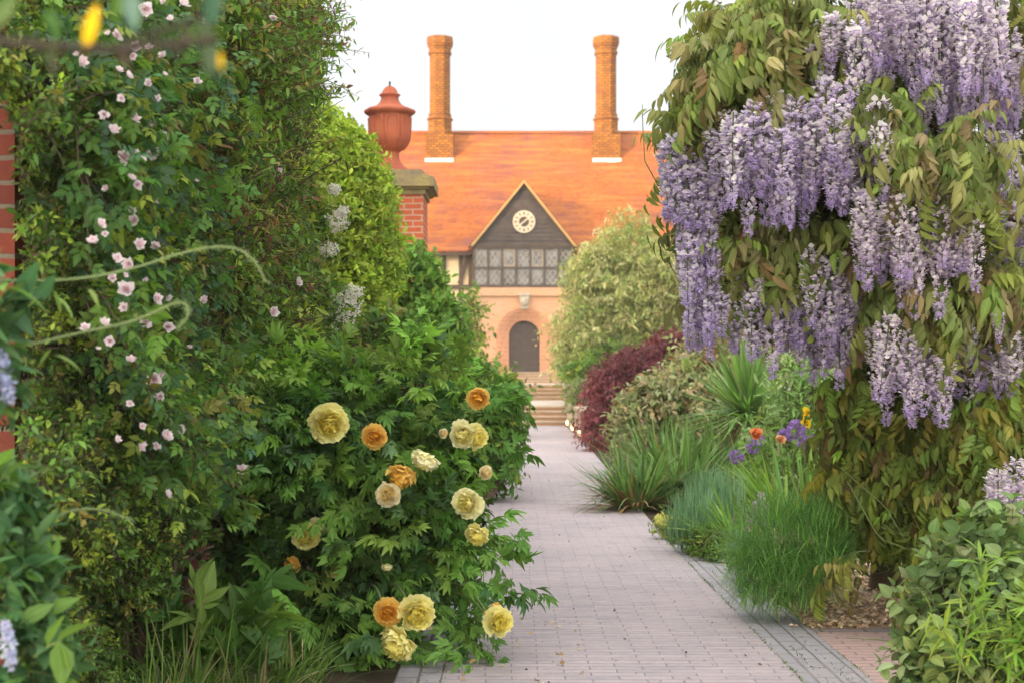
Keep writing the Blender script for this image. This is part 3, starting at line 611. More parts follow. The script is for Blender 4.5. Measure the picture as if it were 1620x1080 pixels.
# ------------------------------------------------------------------ the wall climbers on the left
KX = 2400 * 1.22
def wallpts(r, poly, n, bump=.09, kx=KX):
    q = polypts(r, poly, n); ph = r.uniform(0, 6.28, 6)
    b = sum(np.sin(q[:, 0]/s + a) * np.sin(q[:, 1]/t + c) for s, t, a, c in ((23, 31, ph[0], ph[1]), (52, 44, ph[2], ph[3]), (95, 80, ph[4], ph[5])))
    Y = kx / (CX - q[:, 0]) * (1 + bump * b / 2 + r.uniform(0, .10, n))
    P = np.stack([(q[:, 0]-CX)*Y/FPX, Y, EYE-(q[:, 1]-HOR)*Y/FPX], -1)
    return P[P[:, 2] > .02]
# small-leaved dark evergreen
r = R(101)
ev = plant('wall_evergreen', 'dense dark small-leaved evergreen climber at the left edge of the wall', 'climber', (-1.4, 4.9, 0))
poly = [(-40, -20), (130, -20), (120, 120), (150, 260), (190, 420), (215, 560), (240, 700), (268, 800), (262, 950), (262, 1100), (20, 1100), (30, 840), (28, 700), (36, 500), (30, 300), (22, 160), (-40, 140)]
P = wallpts(r, poly, 5200, .11, KX*1.06); D = nrm(np.array([.8, -.5, .35]) + r.normal(0, .55, P.shape))
lf, st = MB(), MB(); foliage(lf, r, P, D, .085, 10, TINY + OVL, .023, [(DARK, 3), (MID, 2.6), (g(.24,.33,.045), 2.2), (g(.17,.16,.035), .5)], stems=st, side=.8, up=.5, var=.4)
P = wallpts(r, poly, 3200, .05, KX*1.2); foliage(lf, r, P, nrm(np.array([.8, -.4, .2]) + r.normal(0, .6, P.shape)), .10, 9, OVL, .026, [(DARK, 4), (MID, 1)], stems=st)
lf.build('foliage', M['leaf_gloss'], ev, True); st.build('twigs', M['twig'], ev)
trunks(ev, (-1.5, 4.9, 0), [px(60, 300, 4.6), px(150, 200, 5.0), px(110, 600, 4.6), px(200, 760, 5.1)], .022, .008, seed=4)
# climbing rose
r = R(102)
ro = plant('climbing_rose', 'rambling rose with small pale pink flowers climbing the wall', 'climber', (-1.35, 5.6, 0))
poly = [(100, -20), (330, -20), (345, 120), (330, 300), (345, 420), (380, 560), (400, 700), (390, 800), (300, 830), (250, 800), (200, 700), (150, 560), (120, 420), (105, 260), (95, 120)]
P = wallpts(r, poly, 900, .10, KX*.99); D = nrm(np.array([.8, -.6, .1]) + r.normal(0, .6, P.shape))
lf, st = MB(), MB(); foliage(lf, r, P, D, .22, 5, ROSE, .082, [(MID, 3), (g(.085,.19,.045), 3), (BLU, 2), (YEL, .8), (OLV, .4)], stems=st, droop=.5, side=.9, up=.8, fwd=.6, hang=.15, var=.22)
P = wallpts(r, poly, 800, .05, KX*1.14); foliage(lf, r, P, nrm(np.array([.7, -.5, .1]) + r.normal(0, .7, P.shape)), .2, 4, ROSE, .085, [(DARK, 3), (MID, 2), (OLV, 1)], stems=st, droop=.5)
P = wallpts(r, [(250, -20), (360, -20), (420, 300), (420, 600), (330, 640), (260, 400)], 420, .1, KX); foliage(lf, r, P, nrm(np.array([.8, -.6, .1]) + r.normal(0, .6, P.shape)), .12, 6, LAN, .045, [(OLV, 2), (BRN, 2), (MID, 1)], stems=st)
lf.build('foliage', M['leaf'], ro, True); st.build('twigs', M['twig'], ro)
trunks(ro, (-1.4, 5.6, 0), [px(240, 300, 5.2), px(300, 100, 5.9), px(200, 500, 4.9), px(330, 500, 6.1), px(280, 700, 5.6)], .018, .006, seed=5)
def rose_flower(seed):
    rr = R(seed); m = MB(); pet = leaf_tpl(.95, 3, .3, -.45, .6, .6)
    for n, tilt, s, c in ((6, .25, .52, (.88, .81, .83)), (6, .7, .46, (.87, .76, .80)), (5, 1.1, .36, (.82, .60, .66)), (4, 1.35, .26, (.78, .54, .58))):
        a = np.arange(n)/n*6.283 + rr.uniform(0, 6); D = np.stack([np.cos(a)*np.cos(tilt), np.sin(a)*np.cos(tilt), np.full(n, np.sin(tilt))], -1)
        N = np.stack([-np.cos(a)*np.sin(tilt), -np.sin(a)*np.sin(tilt), np.full(n, np.cos(tilt))], -1) + rr.normal(0, .25, (n, 3))
        place(m, pet, np.zeros((n, 3)), D + rr.normal(0, .12, (n, 3)), N, s*rr.uniform(.85, 1.1, n), np.clip(np.array(c)*rr.uniform(.92, 1.1, (n, 1)), 0, .95))
    m.lathe([(-.3, .01), (-.12, .09), (0, .05)], (0, 0, 0), 6, c=(.1, .16, .05, 1)); return m
protos = [rose_flower(i).build('rose_flower', M['petal'], ro, True, local=True) for i in range(5)]
spots = [(x/2.7, y/2.7, s) for x, y, s in [(620,38,20),(730,88,17),(880,95,11),(500,155,17),(465,145,12),(580,205,14),(340,265,20),(660,425,16),(450,490,13),(570,512,22),(650,545,16),(480,565,18),(690,590,14),(525,675,18),(580,655,12),(605,685,13),(660,665,22),(560,765,12),(585,790,12),(455,810,12),(680,858,11),(575,945,17),(560,905,11),(425,960,13),(450,1000,12),(400,1035,17),(595,1050,23),(668,1055,13),(845,350,10),(700,320,11),(505,305,13),(545,325,13),(695,240,12),(563,238,10),(520,420,12),(855,770,12),(1190,730,9),(1165,80,9),(785,25,14),(640,355,14),(330,240,12),(700,12,12),(535,700,9),(640,205,10)]]
spots += [(x/2.842, 380+y/2.842, s) for x, y, s in [(520,90,15),(585,110,17),(505,175,17),(570,225,22),(700,265,19),(770,265,13),(565,300,14),(465,380,18),(385,400,14),(660,375,18),(755,390,18),(495,450,13),(920,275,13),(1335,190,12),(1225,325,16),(855,485,8),(590,545,18),(695,620,24),(725,700,14),(585,733,9),(830,850,14),(740,885,19),(520,895,15),(630,920,14),(715,920,14),(660,185,9),(705,30,11),(1080,1040,21),(440,490,8),(715,595,13),(560,160,11),(640,835,13)]] + [(263, 782, 20)]
for i, (x, y, s) in enumerate(spots):
    o = protos[i] if i < 5 else protos[i % 5].copy()
    if i >= 5: C.objects.link(o); o.parent = ro
    Y = KX*r.uniform(.82, .885)/(CX-x); o.location = [float(t) for t in px(x, y, Y) - ORG[ro.name]]; sc = s*Y/FPX*1.35*r.uniform(.8, 1.25); o.scale = (sc, sc, sc)
    o.rotation_euler = (1.2 + r.normal(0, .5), r.normal(0, .4), r.normal(.3, .6))
# twiggy brown-tinged climber
r = R(103)
tw = plant('twiggy_climber', 'twiggy climber with bronze young leaves reaching above the wall against the sky', 'climber', (-1.3, 7.6, 0))
poly = [(310, -30), (480, -30), (478, 20), (485, 60), (480, 110), (480, 140), (450, 170), (445, 300), (465, 420), (470, 540), (400, 560), (350, 420), (320, 250), (330, 100)]
P = wallpts(r, poly, 2300, .10, KX); D = nrm(np.array([.7, -.5, .35]) + r.normal(0, .6, P.shape))
lf, st = MB(), MB(); foliage(lf, r, P, D, .24, 9, OVL + LAN, .043, [(MID, 3.2), (g(.09,.18,.035), 2), (YEL, 1.6), (OLV, 1.1), (BRN, .35), (RED, .1)], stems=st, droop=.15, side=.9, var=.22)
P = wallpts(r, poly, 1500, .05, KX*1.12); foliage(lf, r, P, nrm(np.array([.6, -.4, .3]) + r.normal(0, .7, P.shape)), .22, 6, OVL, .052, [(DARK, 2), (MID, 2)], stems=st)
P = wallpts(r, [(430, -30), (478, -30), (502, 60), (498, 110), (450, 180)], 120, .06, KX*.98); foliage(lf, r, P, nrm(np.array([.7, -.2, .55]) + r.normal(0, .35, P.shape)), .30, 9, OVL + LAN, .045, [(MID, 3), (BRN, 1), (OLV, 1)], stems=st, droop=.3)
P = wallpts(r, [(300, -30), (480, -30), (490, 200), (460, 540), (400, 560), (330, 300)], 300, .08, KX*.98); D = nrm(np.array([.3, -.35, .8]) + r.normal(0, .45, P.shape)); twigtubes(st, P, D, .32*r.uniform(.5, 1.4, len(P)), .12, .0045, K=6, col=(.16, .10, .07))
foliage(lf, r, P[:150] + D[:150]*.2, D[:150], .16, 5, LAN, .05, [(RED, .5), (BRN, 1.5), (g(.26,.22,.06), 2), (YEL, 2)], stems=st, droop=.4, hang=.3)
lf.build('foliage', M['leaf'], tw, True); st.build('twigs', M['twig'], tw)
trunks(tw, (-1.4, 7.6, 0), [px(420, 60, 7.4), px(380, 250, 6.8), px(470, 160, 8.4), px(350, 500, 6.3), px(490, 350, 9)], .03, .008, seed=6)
# white-flowered viburnum in front of the lime hedge
vb = shrub('white_flowered_shrub', 'shrub with clusters of small white flowers in front of the lime hedge', 'shrub', (-1.15, 9.6, 0), [(455, 490, 60, 110, 9.0, .3), (420, 620, 80, 100, 8.2, .35), (500, 350, 28, 55, 9.6, .2), (520, 490, 32, 40, 9.6, .2)], .02, .25, 7, OVL, .06, [(MID, 3), (DARK, 2), (YEL, 1)], seed=104)
r = R(105)
def cluster(m, c, rad, n, size, col, flat=.6):
    u = nrm(r.normal(0, 1, (n, 3))); u[:, 2] *= flat; p = c + u*rad*r.uniform(.5, 1, (n, 1)); u2 = nrm(u + np.array([.2, -.5, .3])); 
    for k_ in range(3):
        d = nrm(r.normal(0, 1, (n, 3)) + u2*.3); place(m, TINY[0], p, d, u2, size, pick(r, n, [(col, 1)], .06))
for x, y, s in ((545, 487, 34), (520, 515, 18), (560, 462, 16), (532, 352, 20), (520, 395, 16), (540, 335, 12), (498, 460, 13), (505, 525, 14), (528, 300, 10), (455, 420, 9), (430, 380, 9)):
    m = MB(); Y = 9.2; cluster(m, px(x, y, Y), s*Y/FPX, int(14 + s*4), .02, (.74, .73, .64), .8); m.build('flower_cluster', M['petal'], vb, True)

# lime-green hedge, mid-green trees and shrubs behind it on the left
shrub('lime_hedge', 'bright lime green rounded hedge below the terracotta urn', 'hedge', (-1.3, 12.2, 0), [(515, 380, 108, 200, 12.2, .85), (545, 520, 68, 135, 11.8, .7), (478, 300, 105, 140, 12.6, .8)], .036, .20, 9, OVL, .055, [(LIME, 4), (g(.29,.40,.045), 3), (YEL, 2), (g(.14,.24,.03), .7)], seed=110, mat='leaf_soft', inner=.82, lump=.05, up=.45)
shrub('rounded_tree', 'mid-green leafy tree between the lime hedge and the house', 'tree', (-1.1, 17.5, 0), [(652, 460, 52, 74, 17.6, .55), (680, 545, 50, 75, 17.2, .6), (640, 560, 50, 110, 17.8, .7), (712, 500, 16, 40, 17, .25)], .06, .32, 7, OVL, .085, [(g(.14,.29,.04), 3), (g(.12,.26,.04), 3), (MID, 1), (YEL, 1)], seed=111, stemr=.08)
shrub('slender_shrub', 'airy yellow-green shrub in front of the left of the brick house wall', 'shrub', (-.8, 33, 0), [(750, 510, 14, 70, 34, .5), (765, 610, 35, 45, 32, .6), (740, 590, 28, 60, 33, .6), (805, 610, 22, 30, 31, .4)], .02, .6, 7, OVL, .14, [(YEL, 3), (MID, 2), (OLV, 1)], seed=112, inner=.3, stemr=.03)
shrub('path_shrub', 'leafy green shrub spilling over the left of the path before the steps', 'shrub', (-.25, 14.6, 0), [(770, 690, 48, 85, 15.0, .4), (740, 640, 60, 85, 16, .5), (795, 650, 26, 40, 15, .3), (700, 690, 60, 110, 16.5, .5), (795, 625, 14, 25, 16, .2)], .045, .3, 8, OVL, .075, [(MID, 3), (g(.08,.19,.03), 3), (DARK, 1), (YEL, .8)], seed=113)
shrub('under_shrub', 'dark green shrub with small pale flower heads behind the peony', 'shrub', (-.9, 10.5, 0), [(640, 620, 80, 90, 10.6, .4), (600, 560, 50, 70, 10.8, .4)], .03, .25, 7, OVL, .06, [(MID, 2), (DARK, 2), (OLV, 1)], seed=114)

# ------------------------------------------------------------------ the tree peony
FL = [(520,667,64,'yellow',6.3),(592,690,40,'orange',6.35),(757,627,38,'orange',6.5),(637,745,48,'orange',6.3),(676,720,46,'pale',6.3),(732,685,46,'pale',6.5),(748,690,42,'yellow',6.52),(742,795,50,'pale',6.3),(756,840,40,'yellow',6.3),(615,783,40,'cream',6.25),(657,967,58,'yellow',6.0),(636,1010,62,'yellow',5.98),(614,968,46,'orange',6.0),(786,983,48,'yellow',6.15),(776,962,32,'orange',6.2),(488,850,46,'yellow',6.4),(500,832,36,'pale',6.45),(465,892,28,'orange',6.35),(530,895,34,'yellow',6.5),(700,684,16,'cream',6.45),(766,746,24,'cream',6.4),(612,893,18,'pale',6.3)]
def uncover(P, spots, pad):
    sx = CX + P[:, 0]*FPX/P[:, 1]; sy = HOR - (P[:, 2]-EYE)*FPX/P[:, 1]; k_ = np.ones(len(P), bool)
    for x, y, d, Y in spots: k_ &= ~((np.hypot(sx-x, sy-y) < d/2 + pad) & (P[:, 1] < Y + .22))
    return k_
r = R(120)
pe = plant('tree_peony', 'large tree peony with big yellow and orange double flowers overhanging the path', 'shrub', (-.75, 6.95, 0))
blobs = [(550, 790, 170, 185, 6.85, .46), (650, 830, 95, 140, 6.8, .40), (490, 690, 120, 80, 6.9, .40), (610, 680, 85, 62, 6.95, .36), (695, 705, 52, 62, 6.9, .3), (710, 850, 42, 65, 6.6, .25), (545, 960, 105, 80, 6.55, .36), (450, 860, 90, 130, 7.0, .38), (650, 620, 36, 30, 7.0, .2), (470, 640, 55, 52, 7.1, .28)]
P, N = blobs_px(r, blobs, .0027, inner=.62, lump=.2)
keep = (P[:, 2] > .08) & uncover(P, [(f_[0], f_[1], f_[2], f_[4]) for f_ in FL], 14); gap = np.sin(P[:, 0]*11 + 2)*np.sin(P[:, 2]*12 + 1)*np.sin(P[:, 1]*9); keep &= (gap > -.35) | (r.uniform(0, 1, len(P)) < .25); P, N = P[keep], N[keep]
lf = MB(); D = nrm(N*.9 + np.array([.1, -.35, .05]) + r.normal(0, .45, P.shape)); pal = [(g(.125,.26,.045), 4), (g(.095,.215,.04), 3), (g(.18,.32,.055), 2), (g(.11,.23,.085), 1.5)]
foliage(lf, r, P - D*.1, D, .15, 2, PEON, .165, pal, droop=.25, side=.45, up=.9, fwd=.9, jit=.3, hang=.12, var=.16)
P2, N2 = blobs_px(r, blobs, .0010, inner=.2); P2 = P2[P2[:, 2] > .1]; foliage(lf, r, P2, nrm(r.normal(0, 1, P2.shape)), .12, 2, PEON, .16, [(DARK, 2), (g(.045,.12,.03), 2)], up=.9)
for bx, by, Y, d in ((690, 640, 6.9, (.1, 0, 1)), (660, 610, 6.9, (-.3, 0, 1)), (745, 690, 6.8, (1, 0, .1)), (755, 850, 6.6, (1, -.1, -.15)), (745, 890, 6.5, (.8, -.2, -.5)), (700, 960, 6.4, (.5, -.2, -.9)), (735, 950, 6.4, (.2, -.2, -1)), (690, 590, 7, (0, 0, 1)), (500, 610, 7, (-.1, 0, 1)), (540, 610, 7, (.3, 0, 1)), (440, 600, 7, (-.4, 0, .9)), (745, 640, 6.9, (.6, 0, .5))):
    Pb = px(bx, by, Y) + r.normal(0, .05, (5, 3)); foliage(lf, r, Pb, nrm(np.array(d) + r.normal(0, .3, (5, 3))), .12, 2, PEON, .165, pal, droop=.2, side=.5, fwd=.9, up=.8)
for bx, by, Y, d in ((640, 610, 6.8, (-.2, -.2, 1)), (675, 575, 6.8, (.0, -.2, 1)), (710, 640, 6.8, (.3, -.2, .7)), (660, 600, 6.6, (0, -.5, .6)), (430, 620, 6.9, (-.3, -.2, .9)), (560, 630, 6.7, (.1, -.4, .8)), (500, 600, 6.6, (-.1, -.5, .7)), (400, 640, 6.7, (-.5, -.3, .5))):
    Pb = px(bx, by, Y) + r.normal(0, .04, (4, 3)); foliage(lf, r, Pb, nrm(np.array(d) + r.normal(0, .3, (4, 3))), .10, 2, PEON, .16, [(g(.20,.36,.06), 2), (g(.15,.30,.05), 2)], droop=.1, side=.5, fwd=.9, up=.6)
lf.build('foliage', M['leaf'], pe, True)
b0 = np.array([-.75, 6.95, 0])
def bloom(seed, kind):
    rr = R(seed); m = MB()
    outer, mid, inner, deep = {'yellow': ((.92,.89,.44), (.92,.85,.25), (.91,.76,.12), (.88,.56,.07)), 'pale': ((.93,.91,.62), (.92,.88,.40), (.91,.81,.2), (.88,.64,.1)), 'orange': ((.91,.68,.20), (.90,.56,.09), (.88,.44,.04), (.78,.30,.03)), 'cream': ((.92,.86,.62), (.91,.80,.42), (.90,.66,.22), (.80,.42,.10)), 'faded': ((.40,.26,.13), (.38,.22,.10), (.30,.14,.06), (.2,.09,.04))}[kind]
    a = np.linspace(-1, 1, 7); b = np.linspace(0, 1, 6)
    for n, tilt, s, c, wd in ((11, -.22, .50, outer, .25), (12, .05, .52, outer, .24), (14, .32, .51, outer, .22), (14, .58, .49, mid, .20), (14, .82, .46, mid, .18), (13, 1.04, .43, mid, .16), (10, 1.24, .41, inner, .15), (7, 1.42, .38, inner, .13)):
        for i in range(n):
            az = i/n*6.283 + rr.uniform(-.3, .3) + tilt*2; t = tilt + rr.normal(0, .16); L = s*rr.uniform(.8, 1.15); fr = rr.uniform(0, 6.28); cc = np.array(c)*rr.uniform(.9, 1.07); rl = rr.normal(0, .5)
            V = []
            for v in b:
                for u in a:
                    w = wd*(.2 + .95*math.sin(min(1, v*1.2)*1.5))*u; cup = .06*(u*u) + .20*v**2.5
                    rf_ = .05*v**2*math.sin(u*4.5 + fr) + .035*v**3*math.sin(u*10+fr*2) + rl*w*.6; x_ = L*v*(1 - .16*u*u*v - .05*v*math.sin(u*9 + fr))
                    p = np.array([x_*math.cos(t) - (cup+rf_)*math.sin(t), w, x_*math.sin(t) + (cup+rf_)*math.cos(t)])
                    V.append((p[0]*math.cos(az) - p[1]*math.sin(az), p[0]*math.sin(az) + p[1]*math.cos(az), p[2]))
            F = [(j*7+k_, j*7+k_+1, (j+1)*7+k_+1, (j+1)*7+k_) for j in range(5) for k_ in range(6)]
            base = np.array(deep if tilt > .3 else inner); col = np.concatenate([np.tile(base*(1-v)**1.6 + cc*(1-(1-v)**1.6), (7, 1)) for v in b]); m.add(V, F, np.clip(col, 0, .95))
    m.lathe([(-.12, .02), (-.06, .16), (.0, .12)], (0, 0, 0), 8, c=(.1, .2, .05, 1)); return m
kinds = {}
fl = FL
st = MB(); col_lab = {'yellow': 'yellow double peony flower', 'pale': 'pale lemon peony flower', 'orange': 'golden orange peony flower', 'cream': 'cream and buff peony flower', 'faded': 'faded brown peony flower in shade'}
for i, (x, y, d, kd, Y) in enumerate(fl):
    lst = kinds.setdefault(kd, [])
    if len(lst) < 3: o = bloom(200 + i, kd).build('peony_flower', M['petal'], pe, True, local=True); lst.append(o)
    else: o = lst[i % 3].copy(); C.objects.link(o); o.parent = pe
    c = px(x, y, Y); o.location = [float(t) for t in c - ORG[pe.name]]; sc = d*Y/FPX*.9; o.scale = (sc, sc, sc*1.05); o['label'] = col_lab[kd]
    o.rotation_euler = (math.radians(112) + r.normal(0, .4), r.normal(0, .35), r.normal(.15, .5))
    if y > 640: q = c + np.array([-.02, .05, -.02]); e = b0 + (c-b0)*.6 + np.array([-.05, .25, .12]); u = np.linspace(0, 1, 8)[:, None]; st.tube((1-u)**2*e + 2*u*(1-u)*(e*.3 + q*.7 + np.array([0, 0, .14])) + u*u*q, .006, .004, 5)
st.build('flower_stalk', M['greenstem'], pe, True)
trunks(pe, b0, [px(x, y, 6.9) for x, y in ((480, 640), (560, 560), (660, 600), (740, 680), (430, 760), (740, 850), (520, 760), (620, 700), (690, 530), (600, 860))], .02, .006, seed=8)

# ------------------------------------------------------------------ the wisteria on the right
r = R(140)
wb = np.array([2.05, 8.25, .03])
wi = plant('wisteria', 'old wisteria hung with long lilac flower racemes and bronze-green leaves on the right', 'wisteria', wb)
front = [(1240, 80, 105, 75, 6.9, .3), (1132, 150, 66, 72, 6.95, .25), (1100, 215, 40, 50, 7.0, .2), (1170, 35, 55, 45, 7.0, .25), (1345, 145, 75, 40, 6.7, .25), (1230, 10, 70, 35, 7.0, .3), (1190, 110, 90, 60, 6.8, .25),
         (1470, 235, 105, 55, 6.5, .3), (1590, 105, 45, 50, 6.8, .25), (1590, 285, 50, 45, 6.6, .25), (1430, 195, 60, 45, 6.6, .25), (1600, 15, 45, 30, 6.8, .2), (1400, 290, 40, 40, 6.6, .2), (1540, 265, 60, 55, 6.5, .25),
         (1220, 395, 105, 65, 7.15, .25), (1320, 420, 70, 60, 7.1, .25), (1150, 365, 45, 45, 7.15, .2),
         (1440, 475, 95, 38, 6.75, .22), (1580, 420, 55, 80, 7.0, .3), (1545, 470, 50, 45, 6.8, .2), (1390, 425, 30, 40, 6.8, .2),
         (1375, 640, 60, 85, 7.7, .3), (1365, 740, 60, 100, 7.6, .3), (1385, 820, 58, 55, 7.75, .28), (1340, 600, 30, 50, 7.4, .2), (1500, 660, 60, 70, 7.2, .3), (1560, 700, 70, 120, 7.0, .35), (1500, 820, 55, 110, 7.1, .3), (1590, 590, 45, 90, 7.0, .3), (1465, 890, 28, 40, 7.1, .2), (1430, 780, 45, 80, 7.5, .25), (1585, 800, 45, 70, 6.9, .2), (1440, 690, 40, 50, 7.3, .2)]
back = [(1300, 250, 200, 200, 7.7, .3), (1260, 320, 130, 90, 7.55, .25), (1300, 420, 110, 60, 7.6, .25), (1200, 330, 120, 130, 7.6, .25), (1480, 200, 180, 240, 7.6, .4), (1480, 420, 170, 150, 7.6, .3), (1400, 700, 65, 140, 8.15, .28), (1560, 740, 90, 190, 7.7, .3), (1350, 80, 170, 110, 7.5, .35), (1590, 400, 60, 300, 7.5, .3)]
WP = [(g(.225,.255,.08), 4), (g(.17,.225,.06), 3), (g(.26,.245,.10), 2), (g(.20,.15,.065), .8), (g(.23,.31,.065), 1.6)]
WF = [(x0, x1, y0, y1, l0, l1, Y, n, t) for x0, x1, y0, y1, l0, l1, Y, n, t in [
    (1285, 1400, 25, 35, 90, 150, 6.6, 14, .55), (1360, 1580, -40, 20, 110, 165, 6.55, 34, .6), (1480, 1560, 10, 50, 110, 170, 6.7, 10, .35), (1560, 1620, 60, 100, 90, 130, 6.8, 10, .5),
    (1130, 1260, 170, 200, 110, 150, 6.6, 22, .3), (1200, 1330, 145, 190, 120, 165, 6.55, 24, .35), (1290, 1395, 150, 200, 100, 160, 6.55, 20, .75), (1380, 1400, 210, 250, 70, 110, 6.6, 4, .8),
    (1055, 1125, 205, 260, 110, 190, 6.85, 16, .15), (1075, 1130, 370, 420, 120, 170, 6.95, 12, .3), (1095, 1170, 420, 460, 90, 125, 7.0, 10, .25),
    (1358, 1450, 300, 340, 100, 140, 6.5, 15, .8), (1430, 1535, 290, 340, 110, 165, 6.5, 19, .9),
    (1170, 1290, 440, 480, 70, 110, 7.0, 16, .25), (1240, 1370, 400, 460, 90, 150, 6.85, 22, .55), (1310, 1350, 480, 520, 60, 100, 6.9, 6, .5),
    (1385, 1440, 500, 540, 90, 130, 6.65, 12, .85), (1420, 1500, 530, 570, 80, 120, 6.7, 13, .7), (1500, 1610, 490, 540, 80, 125, 6.8, 18, .75), (1560, 1615, 735, 760, 70, 90, 6.5, 7, .8), (1575, 1620, 200, 260, 100, 140, 7.0, 7, .3), (1560, 1620, 310, 370, 70, 110, 7.05, 6, .2), (1440, 1500, 130, 170, 60, 90, 6.9, 6, .6)]]
lf, st = MB(), MB()
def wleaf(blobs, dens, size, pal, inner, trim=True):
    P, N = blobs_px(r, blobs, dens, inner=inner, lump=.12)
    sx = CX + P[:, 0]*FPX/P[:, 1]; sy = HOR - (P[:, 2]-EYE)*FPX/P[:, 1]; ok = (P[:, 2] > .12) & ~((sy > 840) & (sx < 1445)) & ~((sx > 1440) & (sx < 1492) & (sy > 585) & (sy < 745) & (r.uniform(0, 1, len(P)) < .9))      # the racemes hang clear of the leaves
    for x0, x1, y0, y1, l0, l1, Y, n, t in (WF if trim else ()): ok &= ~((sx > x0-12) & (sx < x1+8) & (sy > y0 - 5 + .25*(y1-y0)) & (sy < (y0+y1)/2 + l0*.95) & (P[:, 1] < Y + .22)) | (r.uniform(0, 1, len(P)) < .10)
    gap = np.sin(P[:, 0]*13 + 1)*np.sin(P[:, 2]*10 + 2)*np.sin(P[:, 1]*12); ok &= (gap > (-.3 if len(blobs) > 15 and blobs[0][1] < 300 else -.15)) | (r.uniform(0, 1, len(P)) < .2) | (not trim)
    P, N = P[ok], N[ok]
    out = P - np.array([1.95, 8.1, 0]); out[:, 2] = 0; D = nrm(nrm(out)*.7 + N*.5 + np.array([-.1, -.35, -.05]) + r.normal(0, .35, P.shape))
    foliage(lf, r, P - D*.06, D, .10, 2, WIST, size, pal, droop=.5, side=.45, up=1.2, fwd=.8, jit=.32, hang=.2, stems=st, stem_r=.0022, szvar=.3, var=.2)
wleaf(front[:21], .0090, .165, WP, .6); wleaf(front[21:], .0105, .14, [(g(.20,.245,.045), 3), (g(.15,.215,.045), 3), (g(.26,.255,.045), 2), (g(.16,.12,.045), .6), (g(.20,.31,.055), 1.8)], .55)
wleaf([(1225, 375, 110, 45, 7.0, .15), (1320, 385, 60, 45, 6.95, .15), (1160, 390, 50, 50, 7.1, .15), (1290, 450, 80, 40, 7.15, .15)], .0075, .17, WP, .5, False)
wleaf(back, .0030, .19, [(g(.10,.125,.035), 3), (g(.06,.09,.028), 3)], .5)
for x, y, Y, d in ((1330, 895, 7.2, (-1, -.3, .05)), (1360, 885, 7.2, (-.9, -.4, .1)), (1430, 990, 6.9, (-.5, -.3, -.5)), (1440, 1010, 6.9, (-.4, -.4, -.5)), (1075, 260, 7, (-.5, -.3, -.8)), (1160, 20, 7, (-1, 0, .2))):
    foliage(lf, r, px(x, y, Y) + r.normal(0, .04, (3, 3)), nrm(np.array(d) + r.normal(0, .2, (3, 3))), .1, 2, WIST, .18, [(g(.20,.23,.045), 2), (g(.18,.19,.05), 2)], droop=.3, side=.4, up=1.2, fwd=.9, jit=.15, stems=st)
lf.build('foliage', M['leaf'], wi, True); st.build('leaf_stalks', M['greenstem'], wi)
tk = MB()
def limb(pts, r0, r1):
    pts = np.array(pts, float); u = np.linspace(0, len(pts)-1, 14); p = np.stack([np.interp(u, range(len(pts)), pts[:, i]) for i in range(3)], -1)
    p += r.normal(0, .015, p.shape); tk.tube(p, r0, r1, 8)
for off in ((0, 0), (.06, .03), (-.05, .04)): limb([wb + [off[0], off[1], -.05], wb + [-.04 - off[0], off[1], .7], wb + [.05 + off[0], 0, 1.4], px(1420, 250, 7.9) + [off[0], off[1], 0]], .05, .035)
for tgt in ((1240, 60, 7.3), (1120, 180, 7.3), (1480, 200, 7.1), (1350, 30, 7.4), (1580, 330, 7.2), (1200, 420, 7.4), (1600, 60, 7.4), (1460, 460, 7.2)): limb([px(1420, 300, 7.9), (px(1420, 270, 7.7)+px(*tgt))/2 + [0, 0, .12], px(*tgt)], .028, .01)
limb([px(1560, 310, 7.0), px(1600, 340, 6.9), px(1660, 380, 6.9)], .02, .016); limb([px(1600, 1000, 8.0), px(1580, 700, 7.9), px(1560, 350, 7.8)], .035, .02)
tk.build('trunk', M['twig'], wi, True)
ten = MB()
for pts in (((1045, 300, 6.9), (1020, 255, 6.85), (1017, 200, 6.85), (1016, 165, 6.85)), ((1110, 300, 6.9), (1060, 245, 6.85), (1020, 215, 6.85)), ((1330, 740, 7.2), (1400, 800, 7), (1430, 850, 6.9)), ((1340, 760, 7.2), (1390, 850, 7), (1440, 870, 6.9)), ((1500, 1060, 6.6), (1400, 1040, 6.5), (1300, 1078, 6.3)), ((1430, 1015, 6.6), (1400, 1012, 6.5), (1340, 1008, 6.4)), ((1440, 1020, 6.6), (1380, 1050, 6.4), (1340, 1065, 6.3))):
    pts = np.array([px(*p) for p in pts]); u = np.linspace(0, len(pts)-1, 10); p = np.stack([np.interp(u, range(len(pts)), pts[:, i]) for i in range(3)], -1); ten = MB(); ten.tube(p, .0035, .0015, 5); ten.build('tendril', M['greenstem'], wi, True)
